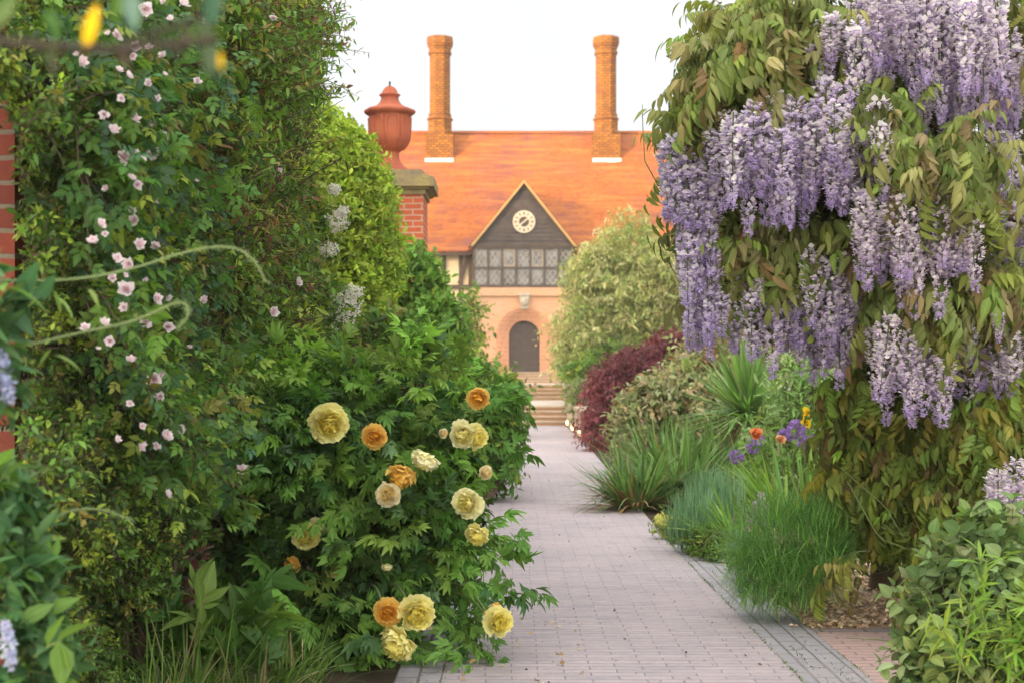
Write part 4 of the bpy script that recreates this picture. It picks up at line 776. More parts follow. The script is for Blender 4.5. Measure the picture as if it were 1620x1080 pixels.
# racemes: 100 largest as parts, the rest as one
def raceme(seed, tone):
    rr = R(seed); n = 88; t = rr.uniform(0, 1, n)**.95; t.sort(); ang = np.arange(n)*2.4 + rr.normal(0, .4, n)
    rad = .105 * np.minimum(1, (t + .06)*6) * (1 - .82*t**1.4) * rr.uniform(.6, 1.2, n)
    h = np.stack([np.cos(ang), np.sin(ang), 0*ang], -1); c = h*rad[:, None] - UP*t[:, None]
    m = MB(); ban = leaf_tpl(.95, 3, .35, -.25, .7, .7); wing = leaf_tpl(.55, 2, -.7, .3, .9); ped = leaf_tpl(.10, 2, 0, .1)
    young = np.clip((t - .72)*4, 0, 1)[:, None]
    pale = np.array((.90, .83, .88))*tone + np.array((.78, .71, .90))*(1-tone); vio = np.array((.68, .56, .78))*tone + np.array((.56, .46, .80))*(1-tone); cre = np.array((.93, .89, .88))
    sz = .066*rr.uniform(.7, 1.25, n)*(1 - .35*t)
    cb = np.where(rr.uniform(0, 1, (n, 1)) < .28 + .25*tone, cre, pale)*rr.uniform(.8, 1.15, (n, 1)); cb = cb*(1-young) + np.array((.56, .46, .74))*young
    cw = vio*rr.uniform(.75, 1.25, (n, 1))
    j = rr.normal(0, .3, (n, 3))
    place(m, ban, c, h*.45 + UP*.8 + j, h*.8 - UP*.1 + j, sz, np.clip(cb, 0, .9)); place(m, ban, c, h*.75 + UP*.25 - j, h*.4 - UP*.8, sz*.85, np.clip(cb*1.03, 0, .9))
    place(m, wing, c, h*.9 - UP*.35 + j, UP + h*.3, sz*.85, np.clip(cw, 0, .9)); place(m, wing, c, h*.6 - UP*.6 - j, UP*.3 + h, sz*.7, np.clip(cw*.9, 0, .9))
    place(m, ped, c - h*rad[:, None]*.98 + UP*.02, h - UP*.05, np.tile(UP, (n, 1)), rad*1.0 + .01, np.tile((.16, .12, .12), (n, 1)))
    m.tube([(0, 0, .06), (0.006, 0, -.3), (0, .005, -.7), (0, 0, -1)], .008, .004, 5, c=(.15, .2, .07, 1)); return m
tones = (.1, .25, .4, .55, .7, .9); pro = [[raceme(300 + 10*i + j, t) for j in range(2)] for i, t in enumerate(tones)]
items = []
for x0, x1, y0, y1, l0, l1, Y, n, tn in WF:
    for i in range(int(n*1.4)):
        f_ = r.uniform(0, 1); x = x0 + (x1-x0)*f_; y = r.uniform(y0, y1) + r.normal(0, 14); items.append((x, y, r.uniform(l0*.6, l1*1.08), Y + r.normal(0, .10), np.clip(tn + r.normal(0, .16), 0, 1)))
items.sort(key=lambda q: -q[2]*min(1, max(.2, (q[1]+q[2])/q[2]))/q[3]); obs = {}; rest = MB()
for i, (x, y, L, Y, tn) in enumerate(items):
    ti = int(np.argmin([abs(tn-t) for t in tones])); j = int(r.integers(0, 2)); p = px(x, y, Y); s_ = L*Y/FPX; rz = r.uniform(0, 6.28); wx = 1.08*.40/max(.25, s_)
    sc = np.array([s_*wx, s_*wx, s_])
    if i < 100:
        if (ti, j) in obs: o = obs[ti, j].copy(); C.objects.link(o); o.parent = wi
        else: o = pro[ti][j].build('flower_raceme', M['petal'], wi, True); o.data.transform(__import__('mathutils').Matrix.Translation(Vector(ORG[wi.name]))); obs[ti, j] = o
        o.location = [float(q) for q in p - ORG[wi.name]]; o.scale = [float(q) for q in sc]; o.rotation_euler = (r.normal(0, .05), r.normal(0, .05), rz)
    else:
        c_, sn = math.cos(rz), math.sin(rz)
        for v, f_, c0 in zip(*[getattr(pro[ti][j], a) for a in 'vfc']): pass
        n0 = 0; V = np.concatenate(pro[ti][j].v)*sc; V = np.stack([V[:, 0]*c_ - V[:, 1]*sn, V[:, 0]*sn + V[:, 1]*c_, V[:, 2]], -1) + p; base = rest.n
        rest.v.append(V); rest.c.append(np.concatenate(pro[ti][j].c)); rest.col = True
        for f_ in pro[ti][j].f: rest.f.append(f_ + base)
        rest.n += len(V)
o = rest.build('flower_raceme_mass', M['petal'], wi, True); o['kind'] = 'stuff'; o['label'] = 'further lilac racemes hanging among the leaves'

# ------------------------------------------------------------------ the border on the right, from the path back to the house
def clump(name, label, cat, base, n, L, W_, lean, droop, pal, rad, seed, mat='grass', K=6, group=None, part='leaves', az=None, dead=0, **kw):
    rr = R(seed); root = plant(name, label, cat, base, group); m = MB()
    a = rr.uniform(0, 6.283, n) if az is None else rr.normal(az[0], az[1], n); q = np.sqrt(rr.uniform(0, 1, n))*rad
    B = np.array(base) + np.stack([q*np.cos(a), q*np.sin(a), 0*a + .01], -1)
    blades(m, rr, B, L*rr.uniform(.6, 1.15, n), W_*rr.uniform(.7, 1.2, n), a + rr.normal(0, .35, n), np.abs(rr.normal(lean[0], lean[1], n)), np.abs(rr.normal(droop[0], droop[1], n)), pal, K=K, **kw)
    m.build(part, M[mat], root, True)
    if dead:
        m = MB(); a = rr.uniform(0, 6.283, dead); B = np.array(base) + np.stack([rad*.9*np.cos(a), rad*.9*np.sin(a), 0*a + .03], -1)
        blades(m, rr, B, L*rr.uniform(.4, .8, dead), W_*.8, a, np.abs(rr.normal(1.0, .25, dead)), np.abs(rr.normal(.35, .2, dead)), [(g(.26,.15,.07), 2), (g(.34,.24,.12), 2), (g(.16,.09,.05), 1)], K=K); m.build('dead_leaves', M[mat], root, True)
    return root
def gb(x, y, lift=0.0):       # ground point under a pixel
    Y = EYE*FPX/(y-HOR); p = px(x, y, Y); p[2] = lift; return p
FEN = [(g(.15,.34,.075), 3), (g(.20,.40,.085), 2), (g(.10,.25,.06), 2)]
rr = R(150); fe = plant('feathery_shrub', 'fine feathery dark green mound at the edge of the bark bed', 'plant', gb(1245, 955)); m = MB()
P, N = blobs_px(rr, [(1240, 860, 90, 80, 7.5, .26), (1295, 868, 58, 72, 7.4, .24), (1195, 900, 46, 52, 7.6, .22), (1250, 915, 85, 42, 7.5, .22)], .17, inner=.15, lump=.1)
kp = P[:, 2] > .02; P, N = P[kp], N[kp]; D = nrm(N*.7 + UP*.45 + rr.normal(0, .6, P.shape)); az = np.arctan2(D[:, 1], D[:, 0]); blades(m, rr, P, .115*rr.uniform(.5, 1.3, len(P)), .0042, az, np.arccos(np.clip(D[:, 2], -1, 1)), .25*rr.uniform(0, 1, len(P)), FEN, K=3, var=.2)
m.build('foliage', M['grass'], fe, True); trunks(fe, gb(1245, 955), [px(1240+x, 880+y, 8) for x, y in ((-60, 0), (50, -20), (0, -50), (-30, 30), (60, 30), (90, -30))], .006, .002, 'stem', M['greenstem'], 9)
rr = R(151); la = plant('grey_green_mound', 'blue-grey upright needle-leaved mound beside the paving', 'plant', gb(1090, 872)); m = MB()
P, N = blobs_px(rr, [(1100, 835, 42, 38, 10.6, .25), (1085, 850, 32, 26, 10.5, .25), (1130, 800, 50, 35, 11.0, .3)], .12, inner=.1, lump=.1); kp = P[:, 2] > .02; P, N = P[kp], N[kp]
blades(m, rr, P, .2, .007, rr.uniform(0, 6.28, len(P)), np.abs(rr.normal(.15, .15, len(P))), .05, [(g(.15,.30,.16), 3), (g(.23,.39,.24), 2), (g(.11,.24,.10), 2)], K=3); m.build('foliage', M['grass'], la, True)
STR = [(g(.10,.21,.055), 3), (g(.14,.26,.065), 3), (g(.22,.33,.10), 1.5), (g(.07,.15,.05), 1), (g(.3,.26,.12), .4)]
# dark strap-leaved clumps along the path
for i, (x, y, n, L, lab) in enumerate([(1008, 806, 260, .68, 'dark strap-leaved clump leaning furthest over the path with brown dead leaves'), (1082, 798, 280, .85, 'dark strap-leaved clump in the middle of the dark row beside the path'), (1048, 775, 260, .95, 'dark strap-leaved clump behind the two front ones of its row'), (1130, 785, 260, .95, 'dark strap-leaved clump just left of the allium flowers')]):
    clump('strap_leaved_clump', lab, 'plant', gb(x, y), n, L, .032, (.5, .32), (.28, .22), STR, .2, 160+i, group='dark strap-leaved clumps beside the path', dead=(150, 110, 0, 20)[i], var=.25, K=7)
IRI = [(g(.18,.35,.055), 3), (g(.24,.40,.07), 3), (g(.13,.27,.055), 2), (g(.32,.42,.11), 1)]
for i, (x, y, n, L, az, lab) in enumerate([(1245, 840, 90, .75, (2.9, .6), 'bright green sword-leaved clump arching left below the purple alliums'), (1200, 800, 80, .7, None, 'bright green sword-leaved clump among the allium stems'), (1180, 880, 70, .55, (3.1, .5), 'low bright green sword-leaved clump between the grey mound and feathery mound'), (1270, 790, 70, .85, None, 'bright green sword-leaved clump tight against the wisteria leaves')]):
    clump('sword_leaved_clump', lab, 'plant', gb(x, y), n, L, .034, (.5, .25), (.28, .15), IRI, .12, 170+i, group='bright green sword-leaved clumps', az=az, K=7)
# yucca on its short trunk
YK = 16.0; yb = px(1182, 652, YK); yk = plant('yucca', 'spiky yucca rosette of stiff green leaves standing above the border', 'yucca', (yb[0], YK, 0)); rr = R(180); m = MB(); n = 330
el = rr.uniform(-.35, 1.5, n); az = rr.uniform(0, 6.28, n); blades(m, rr, np.tile(yb, (n, 1)) + rr.normal(0, .03, (n, 3)), .78*rr.uniform(.8, 1.1, n), .036, az, math.pi/2 - el, np.where(el < .3, .18, .03), [(g(.22,.37,.11), 3), (g(.16,.30,.09), 3), (g(.3,.42,.17), 1)], K=5, base_w=.7); m.build('leaves', M['grass'], yk, True)
m = MB(); n = 50; el = rr.uniform(-1.2, -.3, n); az = rr.uniform(0, 6.28, n); blades(m, rr, np.tile(yb, (n, 1)), .5*rr.uniform(.6, 1.1, n), .03, az, math.pi/2 - el, .2, [(g(.36,.27,.13), 2), (g(.28,.17,.08), 1)], K=5); m.build('dead_leaves', M['grass'], yk, True)
m = MB(); m.tube([(yb[0], YK, -.05), (yb[0]+.02, YK, .4), yb], .06, .05, 10); m.build('trunk', M['twig'], yk, True)
# grey-buff variegated shrubs, red maple, pale willow-like tree
BUF = [(g(.40,.39,.23), 3), (g(.31,.37,.18), 3), (g(.45,.34,.21), 2), (g(.18,.23,.08), 2)]
shrub('buff_leaved_shrub', 'buff and grey-green shrub in front of the red maple', 'shrub', (px(1010, 650, 18.5)[0], 18.5, 0), [(1035, 645, 50, 55, 18.5, .5), (1000, 675, 26, 50, 18.2, .35), (1085, 640, 45, 65, 18.8, .5)], .045, .3, 7, OVL, .085, BUF, seed=190, group='buff-leaved shrubs')
shrub('buff_leaved_shrub', 'tall buff and pink-tinged shrub behind the yucca, under the wisteria racemes', 'shrub', (px(1140, 620, 19.5)[0], 19.5, 0), [(1110, 580, 50, 60, 19.5, .5), (1170, 570, 70, 70, 20, .5), (1230, 590, 60, 90, 20, .5), (1120, 650, 60, 60, 19, .5)], .035, .35, 7, OVL, .085, BUF + [(g(.28,.17,.10), 2)], seed=191, group='buff-leaved shrubs')
MAP = [(g(.165,.042,.062), 4), (g(.12,.033,.052), 3), (g(.23,.08,.10), 2), (g(.08,.026,.036), 1)]
shrub('red_maple', 'low domed dark red lace-leaved maple beside the path', 'tree', (px(1010, 660, 26)[0], 26, 0), [(1020, 590, 78, 45, 26, .8), (1070, 560, 50, 38, 26.3, .6), (965, 630, 40, 50, 25.6, .6), (945, 675, 24, 32, 25.4, .5), (1100, 555, 40, 40, 26.5, .6), (1060, 610, 70, 60, 26.3, .7)], .075, .3, 8, LAN, .10, MAP, seed=192, lump=.08, droop=.5, hang=.4, stemr=.05, inner=.6)
PAL = [(g(.38,.41,.16), 4), (g(.46,.46,.24), 3), (g(.28,.34,.10), 3), (g(.18,.27,.07), 1)]
shrub('weeping_tree', 'big pale olive-green weeping tree in front of the right of the brick house', 'tree', (px(1000, 610, 46)[0], 46, TZ1), [(1015, 425, 80, 85, 46, 1.6), (965, 500, 76, 90, 45.5, 1.5), (1050, 500, 70, 110, 46, 1.6), (930, 560, 52, 48, 44.5, 1.0), (1000, 570, 80, 45, 45, 1.3), (940, 430, 40, 60, 46, 1.0)], .085, .75, 9, LAN, .15, PAL, seed=193, lump=.22, droop=.55, hang=.4, stemr=.12, inner=.4, jitter=.55, mat='leaf_soft')
shrub('green_backdrop_shrub', 'dark green bushy shrub below the weeping tree at the terrace edge', 'shrub', (px(960, 610, 43.5)[0], 43.5, TZ1), [(985, 580, 70, 34, 43.5, 1), (930, 590, 35, 25, 43, .7)], .05, .5, 7, OVL, .16, [(MID, 3), (DARK, 1.5), (YEL, 1)], seed=194)
shrub('pale_leaved_shrub', 'small pale grey-green shrub behind the step lights', 'shrub', (px(928, 690, 34)[0]+.3, 34, 0), [(930, 640, 26, 40, 34.5, .5), (915, 620, 20, 20, 38, .5), (945, 670, 18, 30, 33, .4)], .08, .3, 7, OVL, .10, [(g(.22,.25,.12), 3), (g(.16,.24,.06), 2)], seed=195)
# light filler planting behind the wisteria
shrub('pale_green_perennial', 'pale green leafy perennial with white flower heads right of the yucca', 'perennial', (px(1270, 700, 14)[0], 14, 0), [(1265, 640, 50, 70, 14, .4), (1240, 690, 50, 50, 13.6, .4), (1320, 620, 50, 90, 14.5, .4)], .02, .35, 7, LAN, .10, [(g(.2,.34,.10), 3), (g(.3,.42,.17), 2), (MID, 1)], seed=196)
shrub('background_shrub', 'light green shrub glimpsed through the gaps in the wisteria', 'shrub', (6.2, 18, 0), [(1450, 560, 130, 170, 18, 1), (1600, 600, 140, 200, 18, 1), (1330, 610, 60, 90, 19, .8)], .016, .5, 7, OVL, .11, [(YEL, 2), (MID, 2), (g(.2,.26,.1), 1)], seed=197)
shrub('low_border_plant', 'low green leafy edging plant between the dark strap leaves and the feathery mound', 'plant', gb(1150, 870), [(1130, 860, 55, 25, 10.4, .25), (1160, 865, 60, 30, 10.1, .25)], .05, .12, 6, LAN, .05, [(g(.12,.22,.05), 2), (MID, 2), (YEL, 1)], seed=198, stemr=.005)
rr = R(199)
m = MB(); yf = plant('yellow_flowered_plant', 'small plant with pale yellow flowers at the paving edge', 'plant', gb(1052, 850)); lfm = MB()
cluster(m, px(1050, 822, 11.4), .075, 90, .03, (.75, .74, .25)); m.build('flower_cluster', M['petal'], yf, True); P = px(1050, 838, 11.4) + rr.normal(0, .05, (60, 3)); P[:, 2] = np.abs(P[:, 2]); foliage(lfm, rr, P, nrm(rr.normal(0, 1, P.shape) + UP), .08, 5, LAN, .04, [(MID, 1), (YEL, 1)]); lfm.build('foliage', M['leaf'], yf, True)
# alliums and other single flowers
def allium(seed):
    rr = R(seed); m = MB(); n = 260; u = nrm(rr.normal(0, 1, (n, 3)))
    place(m, TINY[0], u*.72, u + rr.normal(0, .5, (n, 3)), nrm(rr.normal(0, 1, (n, 3))), .36, pick(rr, n, [(g(.36,.20,.58), 3), (g(.48,.30,.68), 2), (g(.26,.14,.46), 1)], .12)); place(m, leaf_tpl(.03, 2, 0, 0), u*0, u, nrm(rr.normal(0, 1, (n, 3))), .75, np.tile((.2, .15, .25), (n, 1))); return m
al0 = None
AL = [(1165, 722, 19, 13.2, 'lowest and leftmost purple allium head'), (1192, 705, 20, 12.8, 'purple allium head just left of the two orange roses'), (1205, 697, 14, 13, 'small purple allium head between the two orange roses'), (1240, 687, 16, 12.8, 'purple allium head just right of the right orange rose'), (1260, 677, 24, 12.6, 'biggest purple allium head at the top of the group'), (1272, 699, 19, 12.5, 'purple allium head below the biggest one'), (1290, 697, 18, 12.6, 'rightmost purple allium head, next to the wisteria leaves'), (1253, 690, 13, 12.9, 'small purple allium head tucked below the biggest one')]
for i, (x, y, d, Y, lab) in enumerate(AL):
    c = px(x, y, Y); t = thing('allium', lab, 'allium', (c[0]+.03, Y, 0), 'purple alliums in the border'); s_ = d*Y/FPX/2*1.25
    if al0 is None: al0 = o = allium(400).build('flower_head', M['petal'], t, True); o.data.transform(__import__('mathutils').Matrix.Translation(Vector(ORG[t.name])))
    else: o = al0.copy(); C.objects.link(o); o.parent = t
    o.location = [float(q) for q in c - ORG[t.name]]; o.scale = (s_,)*3; o.rotation_euler = (i, i*2., i*.7)
    m = MB(); m.tube([(c[0]+.03, Y, 0), (c[0]+.01, Y, c[2]*.5), (c[0], Y, c[2])], .006, .005, 5); m.build('stem', M['greenstem'], t, True)
def petals(m, rr, c, size, cols, layers=((6, .1), (6, .6), (5, 1.1))):
    for n, tilt in layers:
        a = np.arange(n)/n*6.283 + rr.uniform(0, 6); h = np.stack([np.cos(a), -.4*np.ones(n), np.sin(a)], -1); f_ = np.array([0, -1., .15])
        place(m, leaf_tpl(.9, 3, .3, -.4, .6, .6), np.tile(c, (n, 1)), h*math.cos(tilt) + f_*math.sin(tilt) + rr.normal(0, .12, (n, 3)), f_*math.cos(tilt) - h*math.sin(tilt) + rr.normal(0, .2, (n, 3)), size*rr.uniform(.8, 1.1, n), pick(rr, n, cols, .08))
for x, y, s, Y, lab, cols in ((1195, 686, 26, 12.3, 'left orange rose among the purple alliums', [(g(.80,.30,.12), 2), (g(.82,.42,.2), 1)]), (1234, 694, 20, 12.2, 'right paler orange rose among the purple alliums', [(g(.82,.45,.22), 2), (g(.83,.58,.34), 1)])):
    c = px(x, y, Y); t = thing('orange_rose', lab, 'rose', (c[0], Y, 0), 'orange roses in the border'); m = MB(); petals(m, rr, c, s*Y/FPX*.6, cols); m.build('flower', M['petal'], t, True)
    m = MB(); m.tube([(c[0], Y, 0), (c[0]+.03, Y+.03, c[2]*.6), c + [0, .01, -.01]], .006, .004, 5); m.build('stem', M['greenstem'], t, True)
    m = MB(); P = np.array([c[0], Y+.05, c[2]-.12]) + rr.normal(0, .05, (8, 3)); foliage(m, rr, P, nrm(rr.normal(0, 1, P.shape)), .1, 3, ROSE, .09, [(MID, 1)]); m.build('foliage', M['leaf'], t, True)
c = px(1277, 658, 12.4); t = thing('yellow_iris', 'bright yellow iris flower above the alliums', 'iris', (c[0], 12.4, 0)); m = MB()
for dx, dy, dz in ((0, 0, .03), (-.01, .01, -.045)): petals(m, rr, c + [dx, dy, dz], .062, [(g(.84,.66,.02), 2), (g(.82,.58,.01), 1)], ((3, -.3), (3, .9), (3, .3)))
m.build('flower', M['petal'], t, True); m = MB(); m.tube([(c[0], 12.4, 0), c], .007, .005, 5); m.build('stem', M['greenstem'], t, True)
m = MB(); blades(m, rr, np.tile([c[0], 12.4, 0.], (14, 1)) + rr.normal(0, .02, (14, 3))*[1, 1, 0], .75*rr.uniform(.7, 1.1, 14), .03, rr.uniform(0, 6.28, 14), np.abs(rr.normal(.15, .1, 14)), .05, IRI); m.build('leaves', M['grass'], t, True)
um = plant('white_umbel_plant', 'tall plant with flat white flower heads right of the yucca', 'plant', (px(1262, 700, 14.6)[0], 14.6, 0)); sm = MB()
for x, y, s in ((1268, 578, 13), (1250, 597, 9), (1285, 600, 9), (1262, 592, 8), (1243, 615, 7), (1278, 572, 9), (1300, 560, 9), (1255, 632, 7), (1228, 622, 6)):
    m = MB(); c = px(x, y, 14.6); cluster(m, c, s*14.6/FPX, 26, .03, (.74, .75, .68), .25); m.build('flower_head', M['petal'], um, True); sm.tube([(c[0]*.3+ORG[um.name][0]*.7, 14.6, 0), c], .006, .003, 5)
sm.build('stems', M['greenstem'], um, True)
sc_ = plant('blue_scabious', 'low plant with tiny pale blue flowers at the foot of the feathery mound', 'plant', gb(1180, 905)); m = MB(); lfm = MB(); rr = R(205)
for q in range(16):
    c = px(1150 + rr.uniform(0, 60), 850 + rr.uniform(-10, 50), 8.9); c[2] = max(.05, c[2]); cluster(m, c, .018, 8, .022, (.36, .42, .66))
m.build('flower', M['petal'], sc_, True); P = px(1180, 885, 8.9) + rr.normal(0, .07, (70, 3)); P[:, 2] = np.abs(P[:, 2]); foliage(lfm, rr, P, nrm(rr.normal(0, .6, P.shape) + UP), .12, 5, LAN, .04, [(MID, 1), (g(.1,.18,.08), 1)]); lfm.build('foliage', M['leaf'], sc_, True)
ss = plant('pale_bell_spike', 'pale mauve flower spikes leaning out beside the sword leaves', 'plant', gb(1225, 880)); m = MB(); sm = MB()
for x, y in ((1195, 795), (1205, 780), (1185, 805), (1210, 800)):
    c = px(x, y, 9.6); b_ = gb(1225, 880); sm.tube([b_, (b_+c)/2 + [0, 0, .05], c], .005, .003, 5)
    m = MB()
    for q in range(7): cluster(m, c - [0, 0, .02*q], .014, 4, .03, (.50, .44, .50))
    m.build('flower_spike', M['petal'], ss, True); sm.build('stem', M['greenstem'], ss, True)

# ------------------------------------------------------------------ nearest plants, right
SAG = [(g(.18,.27,.10), 4), (g(.12,.20,.075), 3), (g(.20,.27,.12), 2), (g(.09,.16,.05), 1)]
shrub('sage_leaved_shrub', 'soft sage-green rounded-leaved shrub in the bottom right corner', 'shrub', (1.75, 5.25, 0), [(1560, 930, 75, 75, 5.2, .22), (1600, 870, 60, 60, 5.3, .2), (1500, 1000, 60, 60, 5.1, .2), (1600, 1030, 80, 80, 5.0, .25), (1530, 880, 40, 45, 5.3, .16), (1480, 1060, 40, 50, 5.1, .15)], .0095, .16, 9, ROUND, .05, SAG, mat='leaf_soft', seed=210, side=.75, fwd=.6, up=.7, stemr=.008, jitter=.35, droop=.05)
rr = R(211); eu = plant('narrow_leaved_perennial', 'narrow-leaved yellow-green perennial at the right edge of the photo', 'perennial', (1.62, 4.75, 0)); m = MB(); s2 = MB()
P = np.stack([1.62 + rr.normal(0, .10, 26), 4.75 + rr.normal(0, .06, 26), np.full(26, .25)], -1); foliage(m, rr, P, nrm(np.array([0, -.1, 1]) + rr.normal(0, .25, P.shape)), .42, 34, [leaf_tpl(.13, 4, .3, .3, .8)], .085, [(g(.13,.25,.035), 3), (g(.18,.29,.05), 2)], side=.9, up=.6, fwd=.5, stems=s2, droop=.1, hang=.1)
m.build('foliage', M['leaf'], eu, True); s2.build('stems', M['greenstem'], eu)

# ------------------------------------------------------------------ nearest plants, left
bu = plant('lilac_flowered_bush', 'grey-green bush with pale lilac flower spikes at the left edge, nearest the camera', 'shrub', (-1.02, 2.9, 0)); rr = R(220); m = MB(); s2 = MB()
P, N = blobs_px(rr, [(5, 860, 38, 50, 3.1, .08), (0, 950, 50, 60, 3.0, .1), (15, 1050, 60, 40, 2.9, .1), (-20, 800, 35, 40, 3.1, .08), (-25, 490, 22, 40, 2.7, .05), (-45, 600, 22, 40, 2.7, .05)], .0085, inner=.3)
foliage(m, rr, P, nrm(N + np.array([.4, -.3, .5]) + rr.normal(0, .4, P.shape)), .07, 5, LAN + OV, .058, [(g(.09,.19,.075), 3), (g(.13,.25,.05), 2), (g(.06,.15,.06), 2)], stems=s2, up=.6, droop=.3); m.build('foliage', M['leaf'], bu, True); s2.build('twigs', M['greenstem'], bu)
for x, y, ln, Y in ((3, 560, 75, 2.65), (8, 985, 70, 2.8)):
    m = MB()
    for q in range(26):
        f_ = q/26; c = px(x + 10*f_, y + ln*f_, Y); cluster(m, c, .008*(.5+math.sin(f_*3)), 5, .011, (.50, .55, .74))
    m.build('flower_spike', M['petal'], bu, True)
def hairy(label, pts, seed, fade):
    rr = R(seed); pts = np.array([px(*p) for p in pts]); u = np.linspace(0, len(pts)-1, 40)
    from_ = [np.interp(u, range(len(pts)), pts[:, i]) for i in range(3)]; p = np.stack(from_, -1); k_ = np.ones(7)/7
    for i in range(3): p[3:-3, i] = np.convolve(p[:, i], k_, 'valid')
    root = plant('arching_shoot', label, 'shoot', (p[0][0], p[0][1], 0), 'pale hairy arching shoots'); m = MB(); m.tube(p, .0024, .0016, 6, c=(.22, .30, .12, 1)); n = 500; q = p[rr.integers(0, 40, n)] + rr.normal(0, .002, (n, 3)); place(m, leaf_tpl(.06, 2, 0, .2), q, nrm(rr.normal(0, 1, (n, 3))), nrm(rr.normal(0, 1, (n, 3))), .009, pick(rr, n, [((.30, .38, .2), 1)], .1)); m.build('stem', colmat('shoot_' + str(seed), .7, .2), root, True)
    lf_ = MB(); q = p[[2, 6, 9]]; foliage(lf_, rr, q, nrm(np.array([.6, -.1, -.7]) + rr.normal(0, .2, q.shape)), .03, 2, LAN, .055, [(g(.2,.3,.07), 1)]); lf_.build('foliage', M['leaf_soft'], root, True)
hairy('upper pale hairy shoot arching in from the left edge and curling down at its tip', [(-60, 440, 2.7), (90, 447, 2.8), (200, 430, 2.85), (300, 395, 2.9), (370, 388, 2.9), (405, 412, 2.9), (420, 446, 2.9)], 231, 0)
hairy('lower pale hairy shoot with a hooked tip, below the longer one', [(-60, 560, 2.7), (40, 548, 2.75), (130, 525, 2.8), (220, 508, 2.8), (290, 470, 2.8), (302, 500, 2.8), (280, 520, 2.8)], 232, 0)
hairy('bottom pale shoot arching over the dark evergreen', [(20, 900, 3.2), (70, 830, 3.3), (110, 806, 3.3), (160, 804, 3.3), (210, 822, 3.3)], 233, 0)
# out-of-focus twig with leaves and a yellow flower close to the lens
tw_ = plant('overhanging_branch', 'out-of-focus leafy branch with a yellow leaf hanging in at the top left', 'branch', (-.5, 1.1, 1.05)); rr = R(240); m = MB()
def limb2(pts, a, b):
    pts = np.array([px(*p) for p in pts]); u = np.linspace(0, len(pts)-1, 14); m.tube(np.stack([np.interp(u, range(len(pts)), pts[:, i]) for i in range(3)], -1), a, b, 6)
limb2([(-80, 55, 1.08), (60, 72, 1.05), (180, 80, 1.05), (260, 72, 1.05), (345, 62, 1.05)], .0035, .0022); limb2([(180, 80, 1.05), (240, 55, 1.06), (300, 35, 1.06), (330, 22, 1.06)], .0022, .0015)
m.build('twig', plain('dark_twig', (.035, .03, .026), (.022, .02, .018), 12, .9), tw_, True); m = MB()
for x, y, L, d, c in ((205, -20, 55, (.1, 0, -1), (.12, .22, .20)), (75, 15, 40, (.4, 0, -1), (.05, .13, .03)), (90, 60, 30, (-.5, 0, -1), (.05, .11, .03)), (330, 70, 42, (.1, 0, -1), (.06, .10, .06)), (320, 30, 45, (.2, 0, -1), (.05, .08, .04)), (80, 85, 28, (.2, 0, -1), (.05, .06, .04)), (190, 70, 32, (.3, 0, -1), (.07, .05, .04)), (25, -10, 60, (-.5, 0, -.6), (.05, .12, .03)), (200, -30, 50, (-.3, 0, -.9), (.06, .14, .02)), (345, -25, 60, (-.2, 0, -.8), (.03, .09, .06)), (270, 62, 26, (.5, 0, -1), (.05, .05, .04)), (300, 40, 40, (-.3, .2, -.8), (.05, .06, .04)), (50, 55, 35, (.2, .2, -.8), (.04, .06, .03))):
    place(m, leaf_tpl(.42, 5, .2, .2, .8), px(x, y, 1.05)[None], np.array([d], float), np.array([[.1, -1, .2]]), L*1.05/FPX*1.3, np.array([c])); m.build('leaf', M['leaf'], tw_, True); m = MB()
for x, y, L, d in ((155, 5, 75, (-.35, 0, -1)), (348, 82, 26, (.05, 0, -1))): place(m, leaf_tpl(.24, 5, .2, .3, .85), px(x, y, 1.05)[None], np.array([d], float), np.array([[.1, -1, .2]]), L*1.05/FPX*1.15, np.array([(.82, .55, .02)])); m.build('yellow_leaf', M['petal'], tw_, True); m = MB()
# grasses and seedlings at the foot of the wall
GR = [(g(.10,.20,.035), 3), (g(.16,.26,.05), 2), (g(.07,.15,.03), 2), (g(.36,.30,.17), 1)]
for i, (x, Y, n, L, lab) in enumerate([(300, 5.3, 120, .46, 'green grass tuft in front of the seedling leaves at the foot of the wall'), (400, 5.5, 140, .42, 'green grass tuft below the peony, spilling towards the camera'), (230, 4.9, 70, .5, 'tall thin grass tuft beside the dark evergreen'), (470, 5.7, 90, .36, 'thin grass tuft under the lowest left peony leaves')]):
    p = px(x, 1080, Y); clump('grass_tuft', lab, 'grass', (p[0], Y, 0), n, L, .009, (.4, .3), (.3, .2), GR, .12, 250+i, group='grass tufts at the foot of the wall', K=7)
for i, (x, Y, h, lab) in enumerate([(330, 5.6, .42, 'leafy young shoot standing left of the grass at the wall foot'), (375, 5.5, .33, 'shorter leafy young shoot right of the taller one')]):
    rr = R(260+i); p = px(x, 1080, Y); root = plant('leafy_shoot', lab, 'plant', (p[0], Y, 0), 'leafy young shoots'); m = MB(); s2 = MB(); P = np.array([p[0], Y, .04]) + rr.normal(0, .05, (7, 3))*[1, 1, 0]
    foliage(m, rr, P, nrm(UP + rr.normal(0, .2, P.shape)), h, 8, [lobed(rr), lobed(rr)], .13, [(g(.10,.21,.04), 2), (g(.07,.17,.04), 2), (g(.15,.26,.05), 1)], side=.6, fwd=.8, up=.5, stems=s2, droop=.05, start=.4); m.build('foliage', M['leaf'], root, True); s2.build('stems', M['greenstem'], root)
